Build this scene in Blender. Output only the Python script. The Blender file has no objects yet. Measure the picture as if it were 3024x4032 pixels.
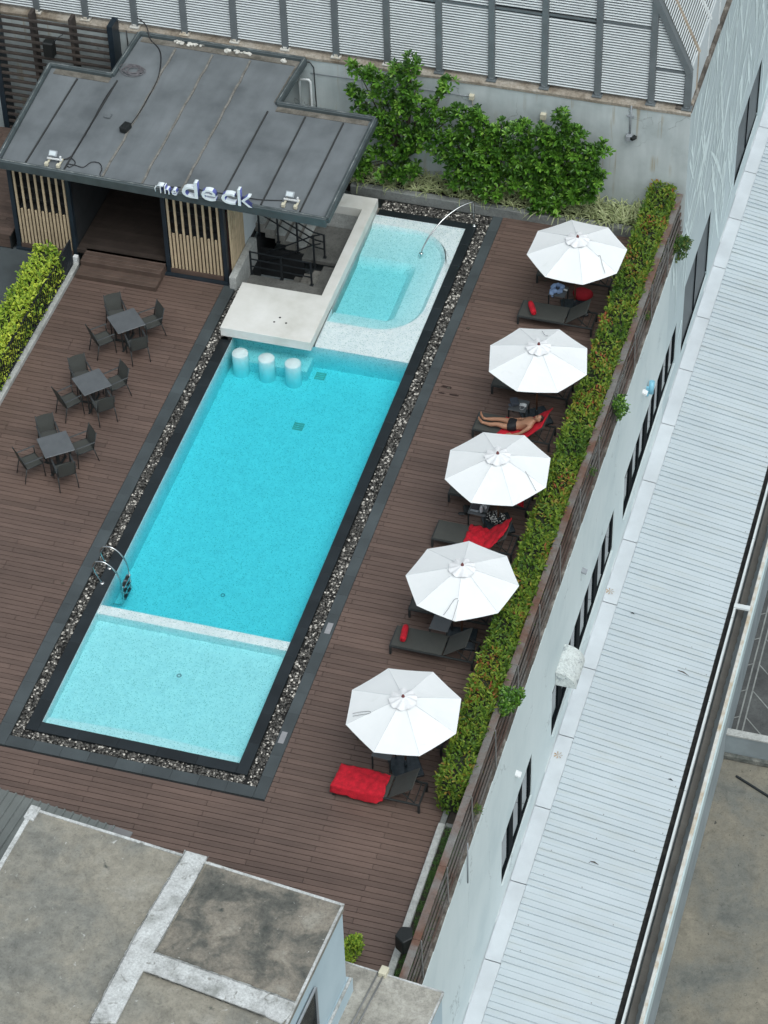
import bpy, bmesh, math, random
import numpy as np
from mathutils import Vector, Matrix
R = math.radians
random.seed(7)
RNG = np.random.default_rng(11)
sc = bpy.context.scene
COL = sc.collection

# ------------------------------------------------------------------ camera
CAMR = np.array([[0.96039645, 0.27761257, -0.0238732], [0.17852229, -0.67884481, -0.71224962], [-0.21393564, 0.6797801, -0.70152017]])            # rows: right, down, forward
FPX = 10764.157                         # focal length in pixels of the 3024 px wide photograph
CAMC = np.array([19.39318, -35.89953, 45.59924])
cam_d = bpy.data.cameras.new('camera')
cam = bpy.data.objects.new('camera', cam_d)
COL.objects.link(cam)
r_, d_, f_ = [Vector(v) for v in CAMR]
mw = Matrix((( r_.x, -d_.x, -f_.x, CAMC[0]), (r_.y, -d_.y, -f_.y, CAMC[1]), (r_.z, -d_.z, -f_.z, CAMC[2]), (0, 0, 0, 1)))
cam.matrix_world = mw
cam_d.sensor_fit = 'HORIZONTAL'
cam_d.sensor_width = 36.0
cam_d.lens = 36.0 * FPX / 3024.0
cam_d.clip_start = 0.5
cam_d.clip_end = 1000.0
sc.camera = cam

# ------------------------------------------------------------------ sky and light
SUN_EL, SUN_AZ = 62.0, 140.0      # azimuth measured clockwise from +Y
w = bpy.data.worlds.new("World"); sc.world = w; w.use_nodes = True
nt = w.node_tree; nt.nodes.clear()
sky = nt.nodes.new('ShaderNodeTexSky'); sky.sky_type = 'NISHITA'; sky.sun_disc = False
sky.sun_elevation = R(SUN_EL); sky.sun_rotation = R(SUN_AZ)
sky.dust_density = 4.0; sky.air_density = 1.0
bw = nt.nodes.new('ShaderNodeRGBToBW')
tint = nt.nodes.new('ShaderNodeMix'); tint.data_type = 'RGBA'; tint.blend_type = 'MULTIPLY'; tint.inputs[0].default_value = 1.0
tint.inputs[7].default_value = (0.92, 1.015, 1.045, 1)
mx = nt.nodes.new('ShaderNodeMix'); mx.data_type = 'RGBA'; mx.inputs[0].default_value = 0.80
bg = nt.nodes.new('ShaderNodeBackground'); bg.inputs[1].default_value = 0.150
wo = nt.nodes.new('ShaderNodeOutputWorld')
nt.links.new(sky.outputs[0], bw.inputs[0]); nt.links.new(bw.outputs[0], tint.inputs[6])
nt.links.new(sky.outputs[0], mx.inputs[6]); nt.links.new(tint.outputs[2], mx.inputs[7])
nt.links.new(mx.outputs[2], bg.inputs[0]); nt.links.new(bg.outputs[0], wo.inputs[0])
sun_d = bpy.data.lights.new('sun', 'SUN'); sun_d.energy = 0.5; sun_d.angle = R(42); sun_d.color = (1.0, 0.985, 0.95)
sun = bpy.data.objects.new('sun', sun_d); COL.objects.link(sun)
sd = Vector((math.sin(R(SUN_AZ)) * math.cos(R(SUN_EL)), math.cos(R(SUN_AZ)) * math.cos(R(SUN_EL)), math.sin(R(SUN_EL))))
sun.rotation_euler = (-sd).to_track_quat('-Z', 'Y').to_euler()
sun.location = (0, 0, 40)
sc.view_settings.view_transform = 'Standard'; sc.view_settings.look = 'None'
sc.view_settings.gamma = 1.0; sc.view_settings.exposure = 0.43
sc.cycles.transparent_max_bounces = 16
sc.cycles.max_bounces = 8

# ------------------------------------------------------------------ helpers
def ray(px, py):
    v = np.array([px - 1512.0, py - 2016.0, FPX]); return CAMR.T @ v
def at(px, py, z=0.0):
    d = ray(px, py); return CAMC + (z - CAMC[2]) / d[2] * d
def ony(px, py, Y):
    d = ray(px, py); return CAMC + (Y - CAMC[1]) / d[1] * d
def onx(px, py, X):
    d = ray(px, py); return CAMC + (X - CAMC[0]) / d[0] * d

class MB:
    def __init__(s): s.v = []; s.f = []; s.t = []; s.sm = []
    def add(s, vs, fs, tone=1.0, smooth=False):
        o = len(s.v); s.v += [tuple(map(float, v)) for v in vs]
        for f in fs: s.f.append([o + i for i in f]); s.t.append(tone); s.sm.append(smooth)
        return s
    def box(s, x0, x1, y0, y1, z0, z1, tone=1.0):
        vs = [(x0,y0,z0),(x1,y0,z0),(x1,y1,z0),(x0,y1,z0),(x0,y0,z1),(x1,y0,z1),(x1,y1,z1),(x0,y1,z1)]
        return s.add(vs, [(0,3,2,1),(4,5,6,7),(0,1,5,4),(1,2,6,5),(2,3,7,6),(3,0,4,7)], tone)
    def obox(s, c, size, rot=(0,0,0), tone=1.0):
        from mathutils import Euler
        m = Euler(rot).to_matrix(); hx, hy, hz = [q / 2 for q in size]; c = Vector(c)
        vs = [c + m @ Vector((sx*hx, sy*hy, sz*hz)) for sz in (-1,1) for sx, sy in ((-1,-1),(1,-1),(1,1),(-1,1))]
        return s.add(vs, [(0,3,2,1),(4,5,6,7),(0,1,5,4),(1,2,6,5),(2,3,7,6),(3,0,4,7)], tone)
    def bar(s, a, b, wd, ht, tone=1.0):
        a = Vector(a); b = Vector(b); d = b - a; L = d.length
        if L < 1e-6: return s
        q = d.to_track_quat('X', 'Z'); m = q.to_matrix(); c = (a + b) / 2
        vs = [c + m @ Vector((sx*L/2, sy*wd/2, sz*ht/2)) for sz in (-1,1) for sx, sy in ((-1,-1),(1,-1),(1,1),(-1,1))]
        return s.add(vs, [(0,3,2,1),(4,5,6,7),(0,1,5,4),(1,2,6,5),(2,3,7,6),(3,0,4,7)], tone)
    def tube(s, pts, r, n=8, cap=True, tone=1.0):
        pts = [Vector(p) for p in pts]; rs = r if isinstance(r, (list, tuple)) else [r] * len(pts)
        vs = []; prev = None
        for i, p in enumerate(pts):
            t = (pts[min(i+1, len(pts)-1)] - pts[max(i-1, 0)]).normalized()
            u = t.orthogonal().normalized() if prev is None else (prev - t * prev.dot(t)).normalized()
            prev = u; w2 = t.cross(u)
            for k in range(n):
                a = 2*math.pi*k/n; vs.append(p + (u*math.cos(a) + w2*math.sin(a)) * rs[i])
        fs = [(i*n+k, i*n+(k+1) % n, (i+1)*n+(k+1) % n, (i+1)*n+k) for i in range(len(pts)-1) for k in range(n)]
        s.add(vs, fs, tone, True)
        if cap:
            o = len(s.v) - len(vs)
            s.f.append([o+k for k in reversed(range(n))]); s.t.append(tone); s.sm.append(False)
            e = o + (len(pts)-1)*n; s.f.append([e+k for k in range(n)]); s.t.append(tone); s.sm.append(False)
        return s
    def lathe(s, prof, c=(0,0,0), n=24, tone=1.0, smooth=True):
        vs = [(c[0]+r*math.cos(2*math.pi*k/n), c[1]+r*math.sin(2*math.pi*k/n), c[2]+z) for r, z in prof for k in range(n)]
        fs = [(i*n+k, i*n+(k+1) % n, (i+1)*n+(k+1) % n, (i+1)*n+k) for i in range(len(prof)-1) for k in range(n)]
        return s.add(vs, fs, tone, smooth)
    def prism(s, poly, z0, z1, tone=1.0):
        n = len(poly); vs = [(p[0], p[1], z0) for p in poly] + [(p[0], p[1], z1) for p in poly]
        a = sum(poly[i][0]*poly[(i+1) % n][1] - poly[(i+1) % n][0]*poly[i][1] for i in range(n))
        fs = [tuple(reversed(range(n))), tuple(range(n, 2*n))] + [(i, (i+1) % n, n+(i+1) % n, n+i) for i in range(n)]
        if a < 0: fs = [tuple(reversed(f)) for f in fs]
        return s.add(vs, fs, tone)
    def quad(s, a, b, c, d, tone=1.0): return s.add([a, b, c, d], [(0,1,2,3)], tone)
    def mesh(s, name, off=(0,0,0)):
        me = bpy.data.meshes.new(name); o = np.array(off, float)
        vv = np.array(s.v, float).reshape(-1, 3) - o
        me.from_pydata([tuple(v) for v in vv], [], s.f)
        at_ = me.attributes.new('tone', 'FLOAT', 'FACE'); at_.data.foreach_set('value', np.array(s.t, 'f'))
        me.polygons.foreach_set('use_smooth', np.array(s.sm, bool)); me.update()
        return me

def tag(o, label=None, cat=None, group=None, kind=None):
    if label: o['label'] = label
    if cat: o['category'] = cat
    if group: o['group'] = group
    if kind: o['kind'] = kind
    return o
def thing(name, label, cat, loc=(0,0,0), rz=0, group=None):
    o = bpy.data.objects.new(name, None); COL.objects.link(o)
    o.location = loc; o.rotation_euler = (0, 0, rz); o.empty_display_size = 0.2
    return tag(o, label, cat, group)
def wloc(o):
    p = Vector(o.location)
    while o.parent: o = o.parent; p += Vector(o.location)
    return p
def ob(name, mb, mat, parent=None, world=False, bevel=0, label=None, bseg=1):
    """one mesh object; world=True: the builder holds world coordinates"""
    if world:
        if parent is not None: off = wloc(parent)
        else:
            vv = np.array(mb.v); lo, hi = vv.min(0), vv.max(0); off = ((lo[0]+hi[0])/2, (lo[1]+hi[1])/2, lo[2])
    else: off = (0,0,0)
    me = mb.mesh(name, off); me.materials.append(mat)
    o = bpy.data.objects.new(name, me); COL.objects.link(o)
    if parent is not None: o.parent = parent
    elif world: o.location = off
    if bevel:
        m = o.modifiers.new('bevel', 'BEVEL'); m.width = bevel; m.segments = bseg; m.limit_method = 'ANGLE'; m.angle_limit = R(40)
    if label: o['label'] = label
    return o
def single(name, mb, mat, label, cat, group=None, bevel=0, world=True, kind=None):
    return tag(ob(name, mb, mat, None, world, bevel), label, cat, group, kind)
def struct(name, mb, mat, bevel=0):
    o = ob(name, mb, mat, None, True, bevel); o['kind'] = 'structure'; return o
def copy_tree(o, parent=None):
    c = o.copy(); COL.objects.link(c)
    if parent is not None: c.parent = parent
    for ch in list(KIDS.get(o.name, [])): copy_tree(ch, c)
    return c
KIDS = {}
def freeze(o):
    """remember the children of a prototype"""
    KIDS[o.name] = [c for c in COL.objects if c.parent == o]
    for c in KIDS[o.name]: freeze(c)

# ------------------------------------------------------------------ materials
def nodes(name):
    m = bpy.data.materials.new(name); m.use_nodes = True; t = m.node_tree; t.nodes.clear()
    out = t.nodes.new('ShaderNodeOutputMaterial'); p = t.nodes.new('ShaderNodeBsdfPrincipled')
    t.links.new(p.outputs[0], out.inputs[0]); return m, t, p, out
def nz(t, scale, detail=4, rough=0.55, stretch=None, coord='pos', dist=0):
    n = t.nodes.new('ShaderNodeTexNoise'); n.inputs['Scale'].default_value = scale; n.inputs['Detail'].default_value = detail
    n.inputs['Roughness'].default_value = rough; n.inputs['Distortion'].default_value = dist
    src = t.nodes.new('ShaderNodeNewGeometry').outputs['Position'] if coord == 'pos' else t.nodes.new('ShaderNodeTexCoord').outputs['Object']
    if stretch:
        mp = t.nodes.new('ShaderNodeMapping'); mp.inputs['Scale'].default_value = stretch
        t.links.new(src, mp.inputs[0]); src = mp.outputs[0]
    t.links.new(src, n.inputs['Vector']); return n
def ramp(t, src, stops):
    r = t.nodes.new('ShaderNodeValToRGB'); e = r.color_ramp.elements
    while len(e) > 1: e.remove(e[-1])
    e[0].position = stops[0][0]; e[0].color = (*stops[0][1], 1)
    for pos, c in stops[1:]:
        q = e.new(pos); q.color = (*c, 1)
    t.links.new(src, r.inputs[0]); return r
def mixc(t, fac, a, b, mode='MIX'):
    m = t.nodes.new('ShaderNodeMix'); m.data_type = 'RGBA'; m.blend_type = mode
    for sock, val in ((m.inputs[0], fac), (m.inputs[6], a), (m.inputs[7], b)):
        if isinstance(val, (int, float)): sock.default_value = val
        elif isinstance(val, tuple): sock.default_value = (*val, 1) if len(val) == 3 else val
        else: t.links.new(val, sock)
    return m.outputs[2]
def sc_(c, k): return tuple(min(1, x*k) for x in c)
def bump(t, p, h, strength=0.3, dist=0.01):
    b = t.nodes.new('ShaderNodeBump'); b.inputs['Strength'].default_value = strength; b.inputs['Distance'].default_value = dist
    t.links.new(h, b.inputs['Height']); t.links.new(b.outputs[0], p.inputs['Normal'])
def tone(t, col, lo=0.0):
    a = t.nodes.new('ShaderNodeAttribute'); a.attribute_name = 'tone'
    v = t.nodes.new('ShaderNodeVectorMath'); v.operation = 'SCALE'
    t.links.new(col, v.inputs[0]); t.links.new(a.outputs['Fac'], v.inputs['Scale']); return v.outputs[0]
def mat(name, col, rough=0.6, metal=0.0, var=0.12, scale=2.5, bumps=0.0, bscale=60, coord='pos', toned=False, fine=0.06, spec=0.5):
    m, t, p, out = nodes(name)
    n1 = nz(t, scale, 5, coord=coord); c = ramp(t, n1.outputs[0], [(0.3, sc_(col, 1-var)), (0.7, sc_(col, 1+var))]).outputs[0]
    if fine:
        n2 = nz(t, bscale, 3, coord=coord); f2 = ramp(t, n2.outputs[0], [(0.3, (1-fine,)*3), (0.7, (1.0,)*3)]).outputs[0]
        c = mixc(t, 1.0, c, f2, 'MULTIPLY')
    if toned: c = tone(t, c)
    t.links.new(c, p.inputs['Base Color']); p.inputs['Roughness'].default_value = rough; p.inputs['Metallic'].default_value = metal
    p.inputs['Specular IOR Level'].default_value = spec
    if bumps: bump(t, p, nz(t, bscale, 4, coord=coord).outputs[0], bumps)
    return m
def stained(name, base, dark, light, streak=(1.0, 1.0, 0.12), rough=0.75, amount=0.6, scale=1.2, rust=None, cracks=False):
    """painted wall: soft patches, vertical runs, optional rust runs and hair cracks"""
    m, t, p, out = nodes(name)
    a = ramp(t, nz(t, scale, 6).outputs[0], [(0.3, dark), (0.5, base), (0.72, light)]).outputs[0]
    s = ramp(t, nz(t, 4.5, 5, stretch=streak).outputs[0], [(0.42, (0,0,0)), (0.75, (1,1,1))]).outputs[0]
    sm = t.nodes.new('ShaderNodeMath'); sm.operation = 'MULTIPLY'; sm.inputs[1].default_value = amount; t.links.new(s, sm.inputs[0])
    c = mixc(t, sm.outputs[0], a, dark)
    if rust:
        r1 = ramp(t, nz(t, 6.0, 3, stretch=(1.0, 1.0, 0.05)).outputs[0], [(0.57, (0,0,0)), (0.66, (0.8,)*3)]).outputs[0]
        r2 = ramp(t, nz(t, 0.9, 2).outputs[0], [(0.46, (0,0,0)), (0.60, (0.75,)*3)]).outputs[0]
        c = mixc(t, mixc(t, 1.0, r1, r2, 'MULTIPLY'), c, rust)
    if cracks:
        v = t.nodes.new('ShaderNodeTexVoronoi'); v.feature = 'DISTANCE_TO_EDGE'; v.inputs['Scale'].default_value = 0.42
        nn = nz(t, 2.0, 4); g = t.nodes.new('ShaderNodeNewGeometry'); vm = t.nodes.new('ShaderNodeVectorMath'); vm.operation = 'MULTIPLY_ADD'
        t.links.new(nn.outputs['Color'], vm.inputs[0]); vm.inputs[1].default_value = (0.9,)*3; t.links.new(g.outputs['Position'], vm.inputs[2])
        t.links.new(vm.outputs[0], v.inputs['Vector'])
        k = ramp(t, v.outputs['Distance'], [(0.0, (0.75,)*3), (0.008, (0,0,0))]).outputs[0]
        gate = ramp(t, nz(t, 0.6, 2).outputs[0], [(0.5, (0,0,0)), (0.58, (1,1,1))]).outputs[0]
        c = mixc(t, mixc(t, 1.0, k, gate, 'MULTIPLY'), c, sc_(dark, 0.55))
    t.links.new(c, p.inputs['Base Color']); p.inputs['Roughness'].default_value = rough
    bump(t, p, nz(t, 25, 4).outputs[0], 0.15)
    return m
def patches(name, cols, scale=1.0, rough=0.85, spots=None, fine=0.2, seed=0.0, detail=8):
    """weathered concrete of several tones"""
    m, t, p, out = nodes(name)
    n = nz(t, scale, detail, 0.62, dist=0.4, stretch=(1, 1, 1)); st = [(0.28 + 0.44*i/(len(cols)-1), c) for i, c in enumerate(cols)]
    c = ramp(t, n.outputs[0], st).outputs[0]
    n2 = nz(t, scale*9, 5, 0.7); c = mixc(t, 1.0, c, ramp(t, n2.outputs[0], [(0.3, (1-fine,)*3), (0.65, (1.0,)*3)]).outputs[0], 'MULTIPLY')
    if spots:
        for (sscale, lo, hi, scol) in spots:
            k = ramp(t, nz(t, sscale, 4, 0.6, dist=0.6).outputs[0], [(lo, (0,0,0)), (hi, (1,1,1))]).outputs[0]
            c = mixc(t, k, c, scol)
    n3 = nz(t, scale*3.2, 7, 0.72, dist=1.2); c = mixc(t, 0.55, c, ramp(t, n3.outputs[0], [(0.34, (0.62,)*3), (0.5, (1.0,)*3), (0.60, (1.0,)*3), (0.70, (1.25, 1.24, 1.2))]).outputs[0], 'MULTIPLY')
    c = mixc(t, 0.6, c, ramp(t, nz(t, 22, 6, 0.75, dist=0.7).outputs[0], [(0.36, (0.55,)*3), (0.50, (1.0,)*3), (0.62, (1.0,)*3), (0.72, (1.35, 1.33, 1.28))]).outputs[0], 'MULTIPLY')
    t.links.new(c, p.inputs['Base Color']); p.inputs['Roughness'].default_value = rough
    bump(t, p, n2.outputs[0], 0.25, 0.01)
    return m

def deck_mat():
    m, t, p, out = nodes('composite_decking')
    n = nz(t, 3.0, 5, stretch=(0.6, 9.0, 1)); c = ramp(t, n.outputs[0], [(0.3, (0.112, 0.074, 0.060)), (0.7, (0.148, 0.101, 0.084))]).outputs[0]
    n2 = nz(t, 0.35, 4); c = mixc(t, 1.0, c, ramp(t, n2.outputs[0], [(0.35, (0.86, 0.86, 0.86)), (0.65, (1.08, 1.06, 1.04))]).outputs[0], 'MULTIPLY')
    c = tone(t, c)
    t.links.new(c, p.inputs['Base Color']); p.inputs['Roughness'].default_value = 0.55
    bump(t, p, nz(t, 40, 3, stretch=(0.1, 3, 1)).outputs[0], 0.25, 0.004); return m
def tile_mat():
    """pale pebble-speckled pool tile"""
    m, t, p, out = nodes('pool_mosaic')
    def dots(scale, thr, size):
        v = t.nodes.new('ShaderNodeTexVoronoi'); v.inputs['Scale'].default_value = scale
        g = t.nodes.new('ShaderNodeNewGeometry'); t.links.new(g.outputs['Position'], v.inputs['Vector'])
        sp = t.nodes.new('ShaderNodeSeparateColor'); t.links.new(v.outputs['Color'], sp.inputs[0])
        a = ramp(t, sp.outputs[0], [(thr, (1,1,1)), (thr+0.01, (0,0,0))]).outputs[0]
        b = ramp(t, v.outputs['Distance'], [(size, (1,1,1)), (size+0.1, (0,0,0))]).outputs[0]
        return mixc(t, 1.0, a, b, 'MULTIPLY')
    c = ramp(t, nz(t, 3, 5).outputs[0], [(0.3, (0.76, 0.785, 0.79)), (0.7, (0.83, 0.845, 0.845))]).outputs[0]
    c = mixc(t, 1.0, c, ramp(t, nz(t, 11, 5, 0.65, dist=0.8).outputs[0], [(0.36, (0.84, 0.88, 0.90)), (0.60, (1.0, 1.0, 1.0))]).outputs[0], 'MULTIPLY')
    c = mixc(t, dots(24, 0.26, 0.30), c, (0.42, 0.52, 0.51)); c = mixc(t, dots(34, 0.25, 0.34), c, (0.50, 0.58, 0.57))
    t.links.new(c, p.inputs['Base Color']); p.inputs['Roughness'].default_value = 0.5; return m
def water_mat():
    m = bpy.data.materials.new('pool_water'); m.use_nodes = True; t = m.node_tree; t.nodes.clear()
    out = t.nodes.new('ShaderNodeOutputMaterial'); tr = t.nodes.new('ShaderNodeBsdfTransparent'); gl = t.nodes.new('ShaderNodeBsdfGlossy')
    gl.inputs['Roughness'].default_value = 0.05
    fr = t.nodes.new('ShaderNodeFresnel'); fr.inputs['IOR'].default_value = 1.33
    b = t.nodes.new('ShaderNodeBump'); b.inputs['Strength'].default_value = 0.7; b.inputs['Distance'].default_value = 0.05
    n = nz(t, 4.0, 5, dist=0.8); t.links.new(n.outputs[0], b.inputs['Height'])
    t.links.new(b.outputs[0], gl.inputs['Normal']); t.links.new(b.outputs[0], fr.inputs['Normal'])
    mx = t.nodes.new('ShaderNodeMixShader'); t.links.new(fr.outputs[0], mx.inputs[0]); t.links.new(tr.outputs[0], mx.inputs[1]); t.links.new(gl.outputs[0], mx.inputs[2])
    t.links.new(mx.outputs[0], out.inputs['Surface'])
    va = t.nodes.new('ShaderNodeVolumeAbsorption'); va.inputs['Color'].default_value = (0.03, 0.915, 0.965, 1); va.inputs['Density'].default_value = 1.38
    t.links.new(va.outputs[0], out.inputs['Volume']); return m
def leaf_mat(name, stops, rough=0.45, trans=0.25, gloss=0.4, patch=None):
    m, t, p, out = nodes(name)
    a = t.nodes.new('ShaderNodeAttribute'); a.attribute_name = 'tone'
    src = a.outputs['Fac']
    if patch:
        n = nz(t, patch, 3); ad = t.nodes.new('ShaderNodeMath'); ad.operation = 'MULTIPLY_ADD'; ad.inputs[1].default_value = 1.5; ad.inputs[2].default_value = -0.75
        t.links.new(n.outputs[0], ad.inputs[0]); a2 = t.nodes.new('ShaderNodeMath'); a2.operation = 'ADD'; t.links.new(src, a2.inputs[0]); t.links.new(ad.outputs[0], a2.inputs[1]); src = a2.outputs[0]
    c = ramp(t, src, stops).outputs[0]
    t.links.new(c, p.inputs['Base Color']); p.inputs['Roughness'].default_value = rough; p.inputs['Specular IOR Level'].default_value = gloss
    tl = t.nodes.new('ShaderNodeBsdfTranslucent'); t.links.new(c, tl.inputs[0])
    mx = t.nodes.new('ShaderNodeMixShader'); mx.inputs[0].default_value = trans
    t.links.new(p.outputs[0], mx.inputs[1]); t.links.new(tl.outputs[0], mx.inputs[2]); t.links.new(mx.outputs[0], out.inputs[0]); return m

M = {}
M['deck'] = deck_mat()
M['deck_under'] = mat('deck_substrate', (0.012, 0.010, 0.010), 0.9)
M['tile'] = tile_mat()
M['water'] = water_mat()
M['black_stone'] = mat('black_stone', (0.014, 0.019, 0.022), 0.42, var=0.25, scale=1.5, toned=True)
M['grey_stone'] = mat('grey_slate_paving', (0.060, 0.072, 0.076), 0.6, var=0.2, scale=1.2, toned=True, fine=0.15)
M['pebble'] = mat('river_pebbles', (0.30, 0.28, 0.25), 0.45, var=0.12, scale=30, toned=True)
M['pebble_bed'] = mat('pebble_bed', (0.012, 0.012, 0.011), 0.9)
M['white_con'] = stained('white_painted_concrete', (0.66, 0.65, 0.61), (0.56, 0.55, 0.50), (0.74, 0.73, 0.70), amount=0.15, rough=0.7)
M['con'] = patches('grey_concrete', [(0.16, 0.155, 0.14), (0.26, 0.25, 0.225), (0.33, 0.32, 0.29)], 1.3)
M['con_dark'] = patches('dark_cement_floor', [(0.13, 0.13, 0.12), (0.18, 0.178, 0.165), (0.23, 0.225, 0.21)], 1.0)
M['con_pale'] = patches('pale_kerb_concrete', [(0.33, 0.34, 0.32), (0.47, 0.48, 0.46), (0.56, 0.57, 0.55)], 1.5)
M['kerb_grey'] = patches('grey_kerb', [(0.14, 0.15, 0.145), (0.20, 0.21, 0.20), (0.26, 0.27, 0.26)], 1.5)
M['back_wall'] = stained('painted_back_wall', (0.47, 0.515, 0.515), (0.37, 0.41, 0.41), (0.54, 0.58, 0.58), rust=(0.30, 0.22, 0.10), cracks=True)
M['ledge'] = patches('stained_ledge', [(0.16, 0.12, 0.08), (0.36, 0.31, 0.25), (0.50, 0.46, 0.40)], 1.6, fine=0.35)
M['rotten_ledge'] = patches('weathered_ledge', [(0.04, 0.035, 0.03), (0.14, 0.12, 0.10), (0.40, 0.37, 0.33)], 2.5, fine=0.4)
M['east_wall'] = stained('pale_painted_wall', (0.63, 0.71, 0.715), (0.54, 0.63, 0.645), (0.67, 0.745, 0.75), amount=0.22, cracks=True, scale=0.5)
M['mural'] = None
def sheet_mat():
    m, t, p, out = nodes('white_metal_roofing'); c = ramp(t, nz(t, 0.6, 5).outputs[0], [(0.3, (0.52, 0.575, 0.605)), (0.7, (0.575, 0.63, 0.66))]).outputs[0]
    c = mixc(t, ramp(t, nz(t, 3.0, 5, stretch=(0.25, 2.2, 1)).outputs[0], [(0.50, (0,0,0)), (0.80, (0.55,)*3)]).outputs[0], c, (0.50, 0.52, 0.49))
    c = mixc(t, ramp(t, nz(t, 14, 4, dist=0.5).outputs[0], [(0.70, (0,0,0)), (0.76, (0.6,)*3)]).outputs[0], c, (0.38, 0.38, 0.36))
    t.links.new(c, p.inputs['Base Color']); p.inputs['Roughness'].default_value = 0.42; p.inputs['Metallic'].default_value = 0.1
    bump(t, p, nz(t, 1.5, 3, stretch=(0.5, 2, 1)).outputs[0], 0.2, 0.02); return m
M['roof_sheet'] = sheet_mat()
M['flash'] = mat('white_flashing', (0.61, 0.645, 0.67), 0.45, metal=0.1, var=0.09, scale=1.1)
M['gutter'] = patches('gutter_grime', [(0.010, 0.010, 0.010), (0.02, 0.02, 0.02), (0.06, 0.055, 0.05)], 4)
M['white_lip'] = mat('painted_metal_lip', (0.66, 0.69, 0.69), 0.5, var=0.1, scale=2)
M['lower_sheet'] = mat('grey_lower_sheet', (0.11, 0.105, 0.095), 0.7, var=0.2, scale=2)
M['rusty_white'] = stained('rust_marked_parapet', (0.58, 0.57, 0.53), (0.42, 0.33, 0.22), (0.68, 0.68, 0.66), amount=0.5, scale=3)
M['pale_fascia'] = mat('pale_fascia_paint', (0.50, 0.60, 0.61), 0.6, var=0.08)
M['asphalt'] = patches('parking_asphalt', [(0.055, 0.057, 0.057), (0.085, 0.088, 0.087), (0.115, 0.12, 0.117)], 1.0)
M['line'] = mat('faded_white_line', (0.24, 0.25, 0.24), 0.8, var=0.25, scale=4)
M['yard'] = patches('stained_yard_concrete', [(0.10, 0.11, 0.105), (0.18, 0.18, 0.158), (0.235, 0.215, 0.17), (0.30, 0.27, 0.21)], 0.55, spots=[(9.0, 0.66, 0.72, (0.05, 0.05, 0.045)), (5.0, 0.70, 0.74, (0.34, 0.30, 0.26))])
M['grey_paint'] = stained('grey_painted_wall', (0.27, 0.31, 0.325), (0.22, 0.25, 0.26), (0.31, 0.35, 0.37), amount=0.3)
M['brick_band'] = patches('mossy_footing', [(0.05, 0.06, 0.055), (0.15, 0.155, 0.14), (0.33, 0.32, 0.29)], 4.0)
M['roof_mem'] = stained('grey_roof_sheet', (0.148, 0.163, 0.172), (0.100, 0.111, 0.118), (0.185, 0.202, 0.213), streak=(1.0, 0.15, 1.0), amount=0.35, rough=0.5, scale=0.9)
M['roof_trim'] = mat('dark_roof_trim', (0.060, 0.076, 0.080), 0.45, var=0.2, scale=3)
M['seam_dark'] = mat('dark_seam', (0.035, 0.036, 0.036), 0.6)
M['seam_tan'] = patches('sealant_seam', [(0.13, 0.125, 0.11), (0.21, 0.20, 0.18), (0.29, 0.28, 0.255)], 5)
M['gutter_dirt'] = patches('gutter_dirt', [(0.06, 0.055, 0.045), (0.17, 0.155, 0.13), (0.26, 0.24, 0.21)], 3)
M['rubble'] = mat('white_plaster_chips', (0.62, 0.60, 0.55), 0.9, var=0.2, scale=10)
M['black_metal'] = mat('black_metal', (0.018, 0.022, 0.026), 0.45, var=0.2)
M['navy_metal'] = mat('dark_painted_steel', (0.016, 0.026, 0.036), 0.4, var=0.2)
M['timber'] = mat('pale_timber_slats', (0.55, 0.435, 0.285), 0.6, var=0.12, scale=6, toned=True, fine=0.1)
M['brown_board'] = mat('brown_board_cladding', (0.105, 0.070, 0.055), 0.6, var=0.2, scale=3, toned=True)
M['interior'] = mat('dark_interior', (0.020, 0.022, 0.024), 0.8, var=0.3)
M['int_floor'] = mat('dark_timber_floor', (0.050, 0.038, 0.032), 0.5, var=0.2, toned=True)
def canvas_mat():
    m, t, p, out = nodes('white_canvas'); c = ramp(t, nz(t, 2.2, 5).outputs[0], [(0.3, (0.84, 0.855, 0.855)), (0.7, (0.88, 0.89, 0.89))]).outputs[0]
    c = mixc(t, ramp(t, nz(t, 3.5, 6, dist=1.0).outputs[0], [(0.62, (0,0,0)), (0.80, (0.35,)*3)]).outputs[0], c, (0.70, 0.72, 0.69))
    t.links.new(c, p.inputs['Base Color']); p.inputs['Roughness'].default_value = 0.85
    tl = t.nodes.new('ShaderNodeBsdfTranslucent'); t.links.new(c, tl.inputs[0]); mx = t.nodes.new('ShaderNodeMixShader'); mx.inputs[0].default_value = 0.12
    t.links.new(p.outputs[0], mx.inputs[1]); t.links.new(tl.outputs[0], mx.inputs[2]); t.links.new(mx.outputs[0], out.inputs[0])
    bump(t, p, nz(t, 5, 4, dist=1.0).outputs[0], 0.25, 0.03); return m
M['canopy'] = canvas_mat()
M['valance'] = mat('white_vent_canvas', (0.76, 0.76, 0.765), 0.85, var=0.05, scale=8, coord='obj')
M['pole_wood'] = mat('brown_umbrella_pole', (0.14, 0.065, 0.035), 0.45, var=0.2, scale=8, coord='obj')
M['finial'] = mat('dark_red_finial', (0.16, 0.045, 0.045), 0.4, coord='obj')
M['granite'] = mat('polished_granite', (0.030, 0.040, 0.048), 0.25, var=0.3, scale=12, coord='obj')
M['sling'] = mat('charcoal_mesh_sling', (0.058, 0.060, 0.054), 0.75, var=0.08, scale=5, coord='obj', fine=0.2)
M['frame'] = mat('charcoal_aluminium', (0.026, 0.030, 0.031), 0.45, var=0.15, coord='obj')
M['arm'] = mat('brushed_arm_rest', (0.075, 0.08, 0.082), 0.35, metal=0.5, coord='obj')
M['table'] = mat('grey_table_top', (0.105, 0.112, 0.118), 0.4, var=0.1, coord='obj', scale=6)
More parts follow.
